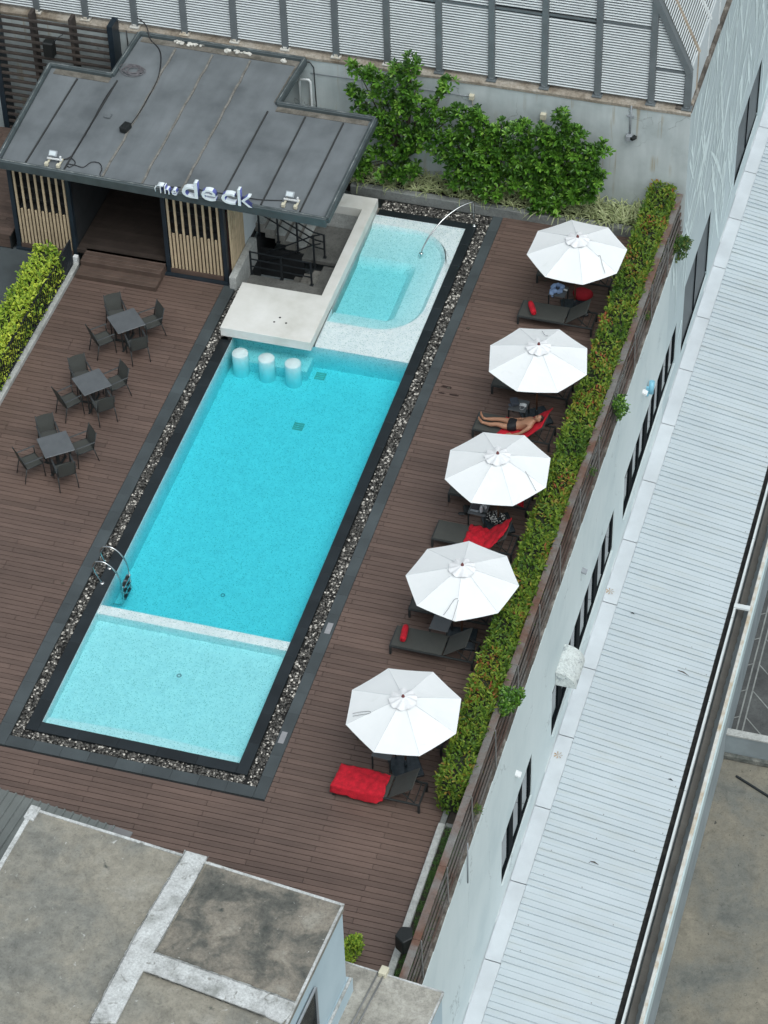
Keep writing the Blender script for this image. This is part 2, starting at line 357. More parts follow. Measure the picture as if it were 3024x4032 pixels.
M['towel'] = mat('red_towel', (0.56, 0.008, 0.024), 0.95, var=0.25, scale=9, bumps=0.5, bscale=45, fine=0.25)
M['red_dark'] = mat('dark_red_cushion', (0.30, 0.007, 0.016), 0.9, var=0.2)
M['blue_cloth'] = mat('light_blue_cloth', (0.30, 0.42, 0.66), 0.9, var=0.2, scale=14)
M['white_thing'] = mat('plain_white', (0.75, 0.76, 0.76), 0.6)
M['chrome'] = mat('stainless_steel', (0.62, 0.63, 0.63), 0.18, metal=1.0, var=0.05)
M['black_rubber'] = mat('black_plastic', (0.010, 0.012, 0.012), 0.5)
M['cable'] = mat('black_cable', (0.02, 0.02, 0.022), 0.5)
M['grey_cable'] = mat('grey_cable', (0.16, 0.15, 0.16), 0.6)
M['glass'] = None
M['skin'] = mat('tanned_skin', (0.40, 0.205, 0.125), 0.5, var=0.10, scale=9, coord='obj', fine=0.05)
M['hair'] = mat('dark_hair', (0.02, 0.015, 0.012), 0.7)
M['trunks'] = mat('black_swim_trunks', (0.008, 0.009, 0.012), 0.7)
M['tower_roof'] = patches('weathered_roof_slab', [(0.17, 0.172, 0.158), (0.25, 0.245, 0.215), (0.325, 0.30, 0.245), (0.38, 0.365, 0.32)], 0.6,  spots=[(7.0, 0.66, 0.74, (0.50, 0.50, 0.47)), (3.0, 0.66, 0.78, (0.065, 0.075, 0.065))], fine=0.3)
M['tower_roof2'] = patches('blackened_roof_slab', [(0.050, 0.057, 0.053), (0.135, 0.132, 0.115), (0.28, 0.25, 0.205), (0.36, 0.34, 0.29)], 1.5, spots=[(8.0, 0.68, 0.74, (0.55, 0.54, 0.50)), (3.2, 0.60, 0.76, (0.05, 0.06, 0.055))], fine=0.3)
M['low_roof'] = patches('pale_roof_slab', [(0.24, 0.23, 0.20), (0.42, 0.40, 0.35), (0.52, 0.50, 0.45)], 1.1, spots=[(5.0, 0.68, 0.74, (0.12, 0.12, 0.115)), (9, 0.7, 0.75, (0.62, 0.66, 0.64))], fine=0.3)
M['upstand'] = patches('white_upstand', [(0.30, 0.31, 0.29), (0.58, 0.59, 0.58), (0.74, 0.76, 0.75)], 2.4, spots=[(6, 0.60, 0.70, (0.27, 0.27, 0.25))], fine=0.3)
M['tower_wall'] = stained('blue_grey_wall', (0.46, 0.575, 0.63), (0.41, 0.52, 0.575), (0.50, 0.61, 0.665), amount=0.2, scale=0.7)
M['corr_grey'] = mat('grey_corrugated_sheet', (0.155, 0.168, 0.160), 0.55, var=0.12, scale=1.5)
M['post_grey'] = mat('grey_steel_post', (0.165, 0.185, 0.195), 0.45, metal=0.2, var=0.1, scale=3)
M['blade'] = mat('white_louvre_blade', (0.76, 0.80, 0.81), 0.5, var=0.05, scale=2)
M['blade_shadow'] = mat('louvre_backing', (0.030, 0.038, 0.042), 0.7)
M['tan_steel'] = mat('tan_flashing', (0.40, 0.33, 0.26), 0.6, var=0.2, scale=5)
M['white_sheet'] = mat('pale_wall_sheet', (0.62, 0.68, 0.70), 0.5, var=0.05)
M['screen'] = patches('weathered_brown_timber', [(0.030, 0.024, 0.022), (0.060, 0.048, 0.042), (0.10, 0.078, 0.062)], 2.0, fine=0.3)
M['rust_rail'] = patches('rusted_painted_steel', [(0.13, 0.045, 0.022), (0.17, 0.10, 0.075), (0.20, 0.19, 0.18), (0.25, 0.245, 0.235)], 0.9, fine=0.15)
M['rust_slat'] = patches('rusty_slats', [(0.05, 0.020, 0.013), (0.11, 0.07, 0.055), (0.15, 0.14, 0.13), (0.21, 0.20, 0.19)], 0.7, fine=0.15)
M['brace'] = mat('grey_brace', (0.22, 0.22, 0.215), 0.6)
M['soil'] = patches('planter_soil', [(0.012, 0.010, 0.008), (0.03, 0.024, 0.018), (0.05, 0.04, 0.03)], 5)
M['bark'] = patches('brown_bark', [(0.05, 0.04, 0.03), (0.09, 0.07, 0.05), (0.13, 0.10, 0.08)], 8)
M['white_box'] = mat('cream_box', (0.60, 0.56, 0.43), 0.6)
M['grey_box'] = mat('grey_box', (0.28, 0.30, 0.32), 0.5)
M['sign_face'] = mat('white_sign_face', (0.80, 0.86, 0.88), 0.35, var=0.03)
M['sign_side'] = mat('blue_sign_return', (0.13, 0.15, 0.42), 0.4, var=0.2, scale=8)
M['led'] = mat('floodlight_glass', (0.55, 0.60, 0.62), 0.25)
M['leaf'] = leaf_mat('glossy_green_leaves', [(0.0, (0.022, 0.070, 0.012)), (0.4, (0.055, 0.150, 0.016)), (0.75, (0.14, 0.32, 0.034)), (1.0, (0.30, 0.50, 0.085))], 0.35, 0.2, 0.5)
M['hedge'] = leaf_mat('hedge_leaves', [(0.0, (0.040, 0.10, 0.016)), (0.45, (0.125, 0.225, 0.026)), (0.80, (0.25, 0.33, 0.038)), (0.95, (0.33, 0.20, 0.045)), (1.0, (0.32, 0.10, 0.04))], 0.5, 0.25, 0.35, patch=1.1)
M['lime'] = leaf_mat('lime_leaves', [(0.0, (0.10, 0.21, 0.03)), (0.3, (0.30, 0.44, 0.05)), (1.0, (0.68, 0.74, 0.10))], 0.5, 0.3, 0.3, patch=0.8)
M['weed'] = leaf_mat('weed_leaves', [(0.0, (0.03, 0.08, 0.02)), (0.7, (0.09, 0.19, 0.04)), (1.0, (0.20, 0.20, 0.05))], 0.5, 0.25, 0.3)
M['grass'] = leaf_mat('planter_grass', [(0.0, (0.022, 0.060, 0.015)), (0.8, (0.06, 0.14, 0.03)), (1.0, (0.12, 0.20, 0.05))], 0.6, 0.2, 0.3)
M['spider'] = leaf_mat('striped_leaves', [(0.0, (0.045, 0.10, 0.025)), (0.45, (0.12, 0.21, 0.06)), (0.55, (0.46, 0.50, 0.25)), (1.0, (0.66, 0.68, 0.40))], 0.5, 0.2, 0.3)

def glass_mat():
    m, t, p, out = nodes('dark_window_glass')
    p.inputs['Base Color'].default_value = (0.012, 0.018, 0.020, 1); p.inputs['Roughness'].default_value = 0.08; p.inputs['Specular IOR Level'].default_value = 0.5
    p.inputs['Coat Weight'].default_value = 0.0; p.inputs['Coat IOR'].default_value = 1.9; p.inputs['Coat Roughness'].default_value = 0.03
    return m
M['glass'] = glass_mat()
M['glass_dark'] = mat('smoked_glass', (.050,.060,.066), 0.35, var=.25, scale=1.0, spec=0.12)
M['win_frame'] = mat('matt_black_frame', (.008,.010,.012), 0.8, spec=0.05)
def mural_mat():
    """pale wall with a painted pattern of long white strokes"""
    m, t, p, out = nodes('brush_stroke_mural')
    base = ramp(t, nz(t, 0.8, 4).outputs[0], [(0.3, (0.48, 0.57, 0.59)), (0.7, (0.52, 0.605, 0.62))]).outputs[0]
    def strokes(scale, st, lo, hi, ang, off):
        g = t.nodes.new('ShaderNodeNewGeometry'); mp = t.nodes.new('ShaderNodeMapping')
        mp.inputs['Rotation'].default_value = (R(ang), 0, 0); mp.inputs['Scale'].default_value = st; mp.inputs['Location'].default_value = (off, off, off)
        t.links.new(g.outputs['Position'], mp.inputs[0])
        n = t.nodes.new('ShaderNodeTexNoise'); n.inputs['Scale'].default_value = scale; n.inputs['Detail'].default_value = 2; n.inputs['Distortion'].default_value = 0.3
        t.links.new(mp.outputs[0], n.inputs['Vector'])
        return ramp(t, n.outputs[0], [(lo, (0,0,0)), (lo+0.008, (1,1,1)), (hi, (1,1,1)), (hi+0.008, (0,0,0))]).outputs[0]
    k = strokes(1.5, (1, 3.6, 0.30), 0.50, 0.545, 22, 0); k = mixc(t, 1.0, k, strokes(1.2, (1, 3.4, 0.42), 0.44, 0.485, -12, 5), 'LIGHTEN')
    k = mixc(t, 1.0, k, strokes(2.4, (1, 3.0, 0.28), 0.57, 0.62, 8, 11), 'LIGHTEN')
    t.links.new(base, p.inputs['Base Color']); p.inputs['Roughness'].default_value = 0.7
    return m
M['mural'] = mural_mat()

# ================================================================== THE SETTING
DX0, DX1 = -4.80, 9.27            # timber deck between the left kerb and the planter kerb
PITCH = 0.1452
def deck_boards():
    mb = MB(); rng = random.Random(3); row = 0; y = -9.6
    L = 2.62
    while y < 19.82:
        y0, y1 = y + 0.0075, y + PITCH - 0.0075
        spans = []
        yc = (y0 + y1) / 2
        if yc < -0.86: spans = [(DX0, DX1, (row % 2) * L / 2 + 0.35)]
        else:
            spans.append((5.46, DX1, (row % 2) * L / 2 + 0.35))
            if yc < 15.42: spans.append((DX0, -0.88, rng.choice([0, 0.87, 1.31, 1.9])))
        for a, b, off in spans:
            x = a - ((a - off) % L)
            while x < b:
                xa, xb = max(a, x + 0.005), min(b, x + L - 0.005)
                if xb - xa > 0.02:
                    k = rng.uniform(0.87, 1.10) * (0.88 if (row * 7 + int(x * 3)) % 11 == 0 else 1)
                    mb.box(xa, xb, y0, y1, -0.022, rng.uniform(-0.001, 0.0015), k)
                x += L
        y += PITCH; row += 1
    return mb
struct('deck_floor', deck_boards(), M['deck'])
mb = MB()
mb.box(DX0, DX1, -9.6, -0.85, -0.06, -0.024); mb.box(5.45, DX1, -0.85, 19.84, -0.06, -0.024); mb.box(DX0, -0.87, -0.85, 15.44, -0.06, -0.024)
struct('deck_base', mb, M['deck_under'])

# grey slate border, made of slabs
mb = MB(); rng = random.Random(5)
def slabs(x0, x1, y0, y1, along, step, z0, z1, g=0.004, lo=0.85, hi=1.12):
    a, b = (x0, x1) if along == 'x' else (y0, y1); n = max(1, round((b - a) / step)); s = (b - a) / n
    for i in range(n):
        p, q = a + i*s + g/2, a + (i+1)*s - g/2
        if along == 'x': mb.box(p, q, y0, y1, z0, z1, rng.uniform(lo, hi))
        else: mb.box(x0, x1, p, q, z0, z1, rng.uniform(lo, hi))
slabs(-0.87, -0.56, -0.84, 15.40, 'y', 0.62, -0.05, 0.004); slabs(5.18, 5.45, -0.84, 19.83, 'y', 0.62, -0.05, 0.004)
slabs(-0.556, 5.176, -0.84, -0.545, 'x', 0.62, -0.05, 0.004)
struct('border_paving', mb, M['grey_stone'], 0.003)
# black coping
mb = MB()
slabs(-0.29, -0.006, -0.285, 13.26, 'y', 0.9, -0.16, 0.012, 0.003, 0.8, 1.2); slabs(4.606, 4.87, -0.285, 19.36, 'y', 0.9, -0.16, 0.012, 0.003, 0.8, 1.2)
slabs(-0.003, 4.603, -0.285, -0.006, 'x', 0.9, -0.16, 0.012, 0.003, 0.8, 1.2); slabs(2.16, 4.603, 19.126, 19.36, 'x', 0.9, -0.16, 0.012, 0.003, 0.8, 1.2)
struct('pool_coping', mb, M['black_stone'], 0.004)
# pool shell (inside faces)
WZ = -0.03                         # water level
mb = MB()
DZ, SZ = -0.74, -0.30
def q4(a, b, c, d): mb.quad(a, b, c, d)
q4((0,3.74,DZ),(4.6,3.74,DZ),(4.6,13.62,DZ),(0,13.62,DZ))                      # deep floor
q4((0,0,SZ),(4.6,0,SZ),(4.6,3.47,SZ),(0,3.47,SZ))                              # shallow floor
q4((0,0,DZ),(0,13.62,DZ),(0,13.62,0.0),(0,0,0.0)); q4((4.6,13.62,DZ),(4.6,0,DZ),(4.6,0,0.0),(4.6,13.62,0.0))
q4((4.6,0,SZ),(0,0,SZ),(0,0,0.0),(4.6,0,0.0)); q4((0,13.62,DZ),(4.6,13.62,DZ),(4.6,13.62,-0.045),(0,13.62,-0.045))
mb.box(0.001, 4.599, 3.47, 3.745, DZ-0.02, -0.055)                             # dividing wall
# entry step along the shallow end with a bowed front
n = 16; pts = [(0.001, 0.001), (4.599, 0.001)] + [(4.599 - 4.598*i/n, 0.30 + 0.10*math.sin(math.pi*i/n) + 0.02*(i/n)) for i in range(n+1)]
mb.prism(pts, SZ-0.01, -0.20)
mb.box(0.10, 2.06, 13.05, 13.615, DZ-0.01, -0.42)                              # seat under the bar slab
# overflow ledge and whirl pool
def rpoly(x0, x1, y0, y1, rad, n=8, corners='both'):
    P = [(x0, y0)]
    for i in range(n+1):
        a = -math.pi/2 + math.pi/2*i/n; P.append((x1-rad + rad*math.cos(a), y0+rad + rad*math.sin(a)))
    for i in range(n+1):
        a = math.pi/2*i/n; P.append((x1-rad + rad*math.cos(a), y1-rad + rad*math.sin(a)))
    P.append((x0, y1)); return P
A = rpoly(2.12, 4.42, 14.66, 18.82, 1.15); B = rpoly(2.12, 4.30, 14.78, 18.70, 1.05); Cc = rpoly(2.12, 3.72, 15.22, 17.62, 0.25); Dd = rpoly(2.12, 3.52, 15.34, 17.30, 0.18)
out_ = [(2.12, 13.625), (4.597, 13.625)] + [(4.597, 13.625 + (19.115-13.625)*i/16) for i in range(1, 17)] + [(2.12, 19.115)]
LZ = -0.048
def fan(outer, inner, zo, zi):
    no, ni = len(outer), len(inner)
    vo = [(p[0], p[1], zo) for p in outer]; vi = [(p[0], p[1], zi) for p in inner]
    fs = []; i = j = 0
    while i < no-1 or j < ni-1:
        if j == ni-1 or (i < no-1 and (i+1)/(no-1) <= (j+1)/(ni-1)): fs.append((i, i+1, no+j)); i += 1
        else: fs.append((i, no+j+1, no+j)); j += 1
    mb.add(vo+vi, fs)
fan(out_, A, LZ, LZ); fan(A, B, LZ, -0.17); fan(B, Cc, -0.17, -0.21); fan(Cc, Dd, -0.21, -0.36)
mb.add([(p[0], p[1], -0.36) for p in Dd], [tuple(range(len(Dd)))])
q4((4.6,13.62,-0.3),(4.6,19.12,-0.3),(4.6,19.12,0.0),(4.6,13.62,0.0)); q4((4.6,19.12,-0.3),(2.1,19.12,-0.3),(2.1,19.12,0.0),(4.6,19.12,0.0))
q4((2.118,19.12,-0.62),(2.118,13.62,-0.62),(2.118,13.62,0.02),(2.118,19.12,0.02))
struct('pool_basin', mb, M['tile'])
mb = MB(); mb.prism([(-0.008,-0.008),(4.608,-0.008),(4.608,19.128),(2.05,19.128),(2.05,13.63),(-0.008,13.63)], -0.95, WZ)
struct('pool_water', mb, M['water'])
# pebbles
mb = MB(); mb.box(-0.558, -0.292, -0.545, 15.4, -0.09, -0.05); mb.box(4.872, 5.178, -0.545, 19.83, -0.09, -0.05); mb.box(-0.29, 4.87, -0.543, -0.288, -0.09, -0.05); mb.box(2.16, 4.87, 19.362, 19.83, -0.09, -0.05)
struct('pebble_trench', mb, M['pebble_bed'])
ico = bmesh.new(); bmesh.ops.create_icosphere(ico, subdivisions=1, radius=1.0); iv = np.array([v.co[:] for v in ico.verts]); ifc = [[v.index for v in f.verts] for f in ico.faces]; ico.free()
def pebble_mb(rects, dens, seed):
    rng = np.random.default_rng(seed); mb = MB()
    for (x0, x1, y0, y1, z) in rects:
        n = int((x1-x0)*(y1-y0)*dens)
        for i in range(n):
            s = rng.uniform(0.019, 0.034); a = rng.uniform(0, math.pi); e = rng.uniform(1.1, 1.7)
            v = iv * np.array([s*e, s, s*0.6]); v = v + rng.normal(0, s*0.06, v.shape)
            v = v @ np.array([[math.cos(a), math.sin(a), 0], [-math.sin(a), math.cos(a), 0], [0, 0, 1]])
            v = v + np.array([rng.uniform(x0+.02, x1-.02), rng.uniform(y0+.02, y1-.02), z + rng.uniform(-0.01, 0.022)])
            u = rng.random(); k = rng.uniform(0.08, 0.30) if u < 0.62 else (rng.uniform(0.35, 0.65) if u < 0.86 else rng.uniform(1.1, 2.5))
            mb.add(v, ifc, k, True)
    return mb
peb = pebble_mb([(-0.556,-0.292,-0.545,15.35,-0.035),(4.872,5.178,-0.545,19.80,-0.035),(-0.29,4.87,-0.543,-0.288,-0.035),(2.16,4.87,19.365,19.80,-0.035)], 640, 4)
o = ob('pebbles', peb, M['pebble'], None, True); tag(o, 'strip of loose dark and white pebbles round the pool', 'pebbles', kind='stuff')

# ground far below and its parking bays
GZ = -10.0
mb = MB(); mb.quad((-300,-300,GZ-0.02),(300,-300,GZ-0.02),(300,300,GZ-0.02),(-300,300,GZ-0.02)); struct('ground', mb, M['yard'])
YW = float(at(2839, 2883, GZ+0.9)[1])      # boundary wall between yard and parking lane
mb = MB(); mb.quad((12.0,YW+0.2,GZ),(40,YW+0.2,GZ),(40,90,GZ),(12.0,90,GZ)); struct('parking_lane', mb, M['asphalt'])
mb = MB()
def gp(px, py): return at(px, py, GZ)
lx0 = float(gp(2700+1060*.2714, 2500+130*.2714)[0]); lx1 = float(gp(2700+1140*.2714, 2500+150*.2714)[0]); ly = float(gp(2700+770*.2714, 2500+1400*.2714)[1])
z = GZ + 0.006
mb.box(lx0-.02, lx0+.02, YW+.25, 40, z-.004, z); mb.box(lx1-.02, lx1+.02, YW+.25, 40, z-.004, z)
for i in range(26):
    yy = ly + 0.52 + i*0.985
    mb.bar((lx0-.02, yy, z+.002), (lx0-0.62, yy-0.40, z+.002), 0.032, 0.003); mb.bar((lx1+.02, yy, z+.002), (lx1+2.3, yy-2.3, z+.002), 0.032, 0.003)
struct('parking_markings', mb, M['line'])
mb = MB(); mb.bar((float(gp(2898,3058)[0]), float(gp(2898,3058)[1]), GZ+.03), (float(gp(3060,3160)[0]), float(gp(3060,3160)[1]), GZ+.03), 0.05, 0.04)
single('metal_bar', mb, M['black_metal'], 'long thin dark bar lying on the stained yard', 'bar')
t = thing('boundary_wall', 'grey painted boundary wall with white coping beside the parking lane', 'wall', (17, YW, GZ))
mb = MB(); mb.box(12.0, 30, YW, YW+0.16, GZ, GZ+0.84); ob('wall', mb, M['grey_paint'], t, True)
mb = MB(); [mb.box(12.0+i*1.5, 12.0+i*1.5+1.49, YW-0.03, YW+0.19, GZ+0.841, GZ+0.91) for i in range(12)]; ob('coping', mb, M['con_pale'], t, True, 0.01)
mb = MB(); mb.box(12.0, 30, YW-0.12, YW-0.002, GZ, GZ+0.17); ob('footing', mb, M['brick_band'], t, True, 0.02)

# slab of the roof terrace, left lower forecourt, stair court
mb = MB(); mb.box(-12, -4.99, 2, 15.45, -0.25, -0.02); struct('forecourt_floor', mb, M['grey_stone'])

# ------------------------------------------------------------------ podium wall with strip windows (east face)
def XW(y): return 9.98 + 0.0075*y
pod = thing('podium_building', 'long pale painted building below the terrace with strip windows', 'building', (9.0, 10.0, GZ))
WINS = [(2.05,4.85,-3.5,-5.08,3,'strip'),(6.78,13.33,-3.5,-5.08,7,'strip'),(14.48,20.87,-3.5,-5.02,7,'strip'),(21.78,25.40,-3.0,-5.45,2,'big'),(29.27,33.02,-2.98,-5.2,2,'big')]
def wall_seg(mb, ya, yb, za, zb, th=0.32):
    vs = []
    for dx in (0, -th):
        for (y, z) in ((ya, za), (yb, za), (yb, zb), (ya, zb)): vs.append((XW(y)+dx, y, z))
    mb.add(vs, [(0,1,2,3),(7,6,5,4),(0,4,5,1),(1,5,6,2),(2,6,7,3),(3,7,4,0)])
mbE, mbM = MB(), MB(); LG = -0.36
SPL = 19.4
def both(ya, yb, za, zb):
    if yb <= SPL: wall_seg(mbE, ya, yb, za, zb)
    elif ya >= SPL: wall_seg(mbM, ya, yb, za, zb)
    else: wall_seg(mbE, ya, SPL, za, zb); wall_seg(mbM, SPL, yb, za, zb)
both(-12, 20.88, -2.9, LG); both(20.88, 44, -2.9, 3.50)
y = -12
for (a, b, zt, zb, n, kd) in WINS:
    both(y, a, GZ, -2.9); both(a, b, zt, -2.9); both(a, b, GZ, zb); y = b
both(y, 44, GZ, -2.9)
ob('wall', mbE, M['east_wall'], pod, True); ob('mural_wall', mbM, M['mural'], pod, True, label='pale wall with white brush stroke pattern')
mb = MB(); rs = random.Random(77)
def free(y, z):
    if not (19.6 < y < 43 and -5.7 < z < 3.35) or (y < 20.95 and z > LG-.1): return False
    return not any(a-.15 < y < b+.15 and zb-.15 < z < zt+.15 for (a, b, zt, zb, n, kd) in WINS)
for k in range(380):
    y0_ = rs.uniform(19.6, 42); z0_ = rs.uniform(-5.6, 3.0); ang = R(rs.choice([rs.uniform(55, 85), rs.uniform(20, 55), rs.uniform(92, 125)])); Ls_ = rs.uniform(.8, 4.2); wd = rs.uniform(.022, .08)*(2.2 if rs.random() < .15 else 1); bend = rs.uniform(-.12, .12); pv = []
    for j in range(11):
        f = j/10; a_ = ang+bend*f; y_ = y0_+Ls_*f*math.cos(a_); z_ = z0_+Ls_*f*math.sin(a_)
        if not free(y_, z_): break
        w2 = wd*(.25+math.sin(math.pi*min(1, f*1.02+.02))**.7); pv.append((y_, z_, w2, a_))
    if len(pv) > 2:
        vs = []
        for (y_, z_, w2, a_) in pv: vs += [(XW(y_)+.003+.00002*k, y_-w2*math.sin(a_), z_+w2*math.cos(a_)), (XW(y_)+.003+.00002*k, y_+w2*math.sin(a_), z_-w2*math.cos(a_))]
        mb.add(vs, [(2*i, 2*i+1, 2*i+3, 2*i+2) for i in range(len(pv)-1)])
ob('painted_strokes', mb, mat('white_mural_paint', (.76, .88, .88), .7), pod, True, label='long white brush strokes painted on the wall')
for (a, b, zt, zb, n, kd) in WINS:
    mb = MB(); fx = -0.09; X0 = XW(a); fr = 0.05 if kd == 'strip' else 0.035
    def fb(ya, yb, za, zb_, d0=-0.075, d1=-0.022): mb.box(XW((ya+yb)/2)+d0, XW((ya+yb)/2)+d1, ya, yb, za, zb_)
    fb(a, b, zb, zb+fr+(.09 if kd == 'strip' else .02)); fb(a, b, zt-fr, zt)
    for i in range(n+1):
        yy = a + (b-a)*i/n; wd = (0.20 if i % 2 else 0.09) if kd == 'strip' else 0.02
        fb(max(a, yy-wd), min(b, yy+wd), zb+fr+.091, zt-fr-.001)
    wdw = ob('window', mb, M['win_frame'], pod, True)
    mb = MB(); mb.add([(XW(a)-.05,a,zb+.01),(XW(b)-.05,b,zb+.01),(XW(b)-.05,b,zt-.01),(XW(a)-.05,a,zt-.01),(XW(a)-.30,a,zb+.01),(XW(b)-.30,b,zb+.01),(XW(b)-.30,b,zt-.01),(XW(a)-.30,a,zt-.01)],[(0,1,2,3),(7,6,5,4),(0,4,5,1),(1,5,6,2),(2,6,7,3),(3,7,4,0)]); ob('pane', mb, M['glass'] if kd == 'strip' else M['glass_dark'], wdw, True)
    if kd == 'strip':
        mb = MB(); mb.box(XW(a)-0.05, XW(b)+0.010, a, b, zb-0.03, zb-0.002); ob('sill', mb, M['east_wall'], wdw, True)
mb = MB()
for i in range(26):
    ya = -9.4 + i*1.18; mb.add([(XW(ya)-.24,ya,LG-.02),(XW(ya)-.004,ya,LG-.02),(XW(ya)-.004,ya+1.178,LG-.02),(XW(ya)-.24,ya+1.178,LG-.02),(XW(ya)-.24,ya,LG+.03),(XW(ya)-.004,ya,LG+.022),(XW(ya)-.004,ya+1.178,LG+.022),(XW(ya)-.24,ya+1.178,LG+.03)],[(0,3,2,1),(4,5,6,7),(0,1,5,4),(1,2,6,5),(2,3,7,6),(3,0,4,7)])
    if ya > 19.6: break
ob('ledge', mb, M['rotten_ledge'], pod, True)
mb = MB(); mb.add([(XW(20.9)-.42,20.9,3.5),(XW(20.9)+.01,20.9,3.5),(XW(44)+.01,44,3.5),(XW(44)-.42,44,3.5),(XW(20.9)-.42,20.9,3.60),(XW(20.9)-.02,20.9,3.58),(XW(44)-.02,44,3.58),(XW(44)-.42,44,3.60)],[(0,3,2,1),(4,5,6,7),(0,1,5,4),(1,2,6,5),(2,3,7,6),(3,0,4,7)])
ob('roof_ledge', mb, M['rotten_ledge'], pod, True)
# inner mass of the podium so that nothing shows through from the side
mb = MB(); mb.box(-12, 9.2, -12, 20.8, GZ, -1.3); ob('lower_storeys', mb, M['grey_paint'], pod, True)

# small fittings on the podium wall
def wall_pt(px, py, dx=0.0):
    Y = 5.0
    for _ in range(12): Y = float(onx(px, py, XW(Y)+dx)[1])
    return onx(px, py, XW(Y)+dx)
p = wall_pt(2565, 1525, .12); mb = MB(); mb.tube([(p[0], p[1]-.05, p[2]-.17), (p[0], p[1]+.05, p[2]+.17)], 0.075, 14); mb.box(p[0]-.16, p[0]-.05, p[1]-.1, p[1]-.04, p[2]-.25, p[2]+.05, .5)
single('blue_canister', mb, mat('light_blue_plastic', (0.22, 0.52, 0.66), 0.4), 'light blue canister fixed on the pale wall above strip windows', 'canister')
def small_lamp(px, py, label, m='white_thing', s=.10):
    p = wall_pt(px, py, .06); mb = MB(); mb.obox((p[0], p[1], p[2]), (.14, s*1.5, .05), (0, R(20), 0)); mb.tube([(p[0]-.07, p[1]-.04, p[2]), (p[0]-.06, p[1]-.05, p[2]-.3)], .008, 6)
    single('wall_lamp', mb, M[m], label, 'wall lamp')
small_lamp(2300+755*.3165, 1300+775*.3165, 'small white wall lamp right beside the light blue canister')
small_lamp(2300, 2249, 'small grey wall lamp on pale wall above the middle strip of windows', 'grey_box')
small_lamp(2040, 3048, 'small pale blue wall lamp above the nearest strip window', 'white_thing')
mb = MB(); a = wall_pt(1700+470*.3014, 3200+400*.3014, .02); mb.tube([a, (a[0], a[1], a[2]-1.35)], 0.018, 6); single('drain_pipe', mb, M['grey_box'], 'thin grey vertical pipe hanging on the pale podium wall', 'pipe')
# curved awning
y0, y1 = 7.02, 7.98
aw = thing('awning', 'weathered white curved awning over the strip window', 'awning', (XW(7.5)+.3, 7.5, -3.6))
mb = MB(); n = 10; A0 = []
for i in range(n+1):
    th = math.pi/2*i/n; A0.append((XW(7.5)+0.01+0.51*math.sin(th), -3.03-0.46*(1-math.cos(th))))
for j, yy in enumerate((y0, y1)): pass
vs = [(x, yy, z) for yy in (y0, y1) for x, z in A0]; mb.add(vs, [(i, i+1, n+1+i+1, n+1+i) for i in range(n)], smooth=True)
mb.add([(x-.012, yy, z-.012) for yy in (y0, y1) for x, z in A0], [(i, n+1+i, n+1+i+1, i+1) for i in range(n)], smooth=True)
M['awn'] = patches('flaking_white_awning', [(0.60, 0.64, 0.62), (0.66, 0.70, 0.68), (0.64, 0.68, 0.67)], 3, spots=[(6.0, 0.56, 0.68, (0.30, 0.34, 0.35)), (20.0, 0.62, 0.66, (0.26, 0.29, 0.30))])
ob('cover', mb, M['awn'], aw, True)
for yy in (y0+.004, y1-.004):
    mb = MB(); vs = [(XW(7.5)+.01, yy, -3.48)] + [(x, yy, z) for x, z in A0]; mb.add(vs, [(0, i, i+1) for i in range(1, n+1)]); mb.add([(v[0], v[1]+.003, v[2]) for v in vs], [(0, i+1, i) for i in range(1, n+1)]); ob('end_panel', mb, M['awn'], aw, True)

# ------------------------------------------------------------------ annex with the white metal roof
ax = thing('annex_building', 'low annex with long white ribbed metal roof beside the podium wall', 'building', (11.8, 10, GZ))
XE, ZE = 13.21, -6.42; ZS = -5.93
mb = MB()                                   # ribbed roof: trapezoid ribs
y = -14.0; prof = []
k = 0
while y < 46:
    h = (0.058, 0.054, 0.042, 0.024)[k % 4]
    prof += [(y, 0), (y+0.150, 0), (y+0.151, h*.5), (y+0.150-h*.38, h*.55), (y+0.150-h*.38, h), (y+0.176, h*.9), (y+0.190, 0)]
    y += 0.190; k += 1
vs = []
for (yy, h) in prof: vs.append((10.385+0.0075*yy, yy, ZS+h)); vs.append((XE+0.001*yy, yy, ZE+h))
mb.add(vs, [(2*i, 2*i+1, 2*i+3, 2*i+2) for i in range(len(prof)-1)]); rf = ob('roof', mb, M['roof_sheet'], ax, True)
mb = MB()
rng = random.Random(9)
for i in range(int(60/0.76)):                   # screws on the ribs
    for fx_ in (0.12, 0.45, 0.78, 0.97):
        yy = -14 + i*0.76 + 0.165 + 0.19*rng.randrange(3); x = 10.385 + (XE-10.385)*fx_; zz_ = ZS + (ZE-ZS)*fx_ + .034; mb.box(x-.012, x+.012, yy-.010, yy+.010, zz_-.01, zz_+.012)
ob('fixings', mb, M['lower_sheet'], rf, True)
mb = MB(); y = -13.6
while y < 44:
    e = y + 2.35
    mb.add([(XW(y)+.035,y,-5.86),(XW(y)+.40,y,-5.905),(XW(e)+.40,e-.02,-5.905),(XW(e)+.035,e-.02,-5.86),(XW(y)+.40,y,-5.95),(XW(e)+.40,e-.02,-5.95),(XW(y)+.01,y,-5.80),(XW(e)+.01,e-.02,-5.80)],[(0,1,2,3),(1,4,5,2),(6,0,3,7)])
    y = e
ob('flashing', mb, M['flash'], ax, True)
mb = MB(); y = -12.6
while y < 44: mb.box(XW(y)+.001, XW(y)+.012, y, y+2.33, -5.79, -5.76); y += 2.35
ob('cover_strip', mb, M['white_lip'], ax, True)
mb = MB(); mb.box(XE-.04, XE+.16, -14, 46, -6.62, -6.56); ob('gutter', mb, M['gutter'], ax, True)
mb = MB(); y = -14
while y < 46: mb.box(XE+.14, XE+.195, y, y+2.98, -6.58, -6.36); y += 3.0
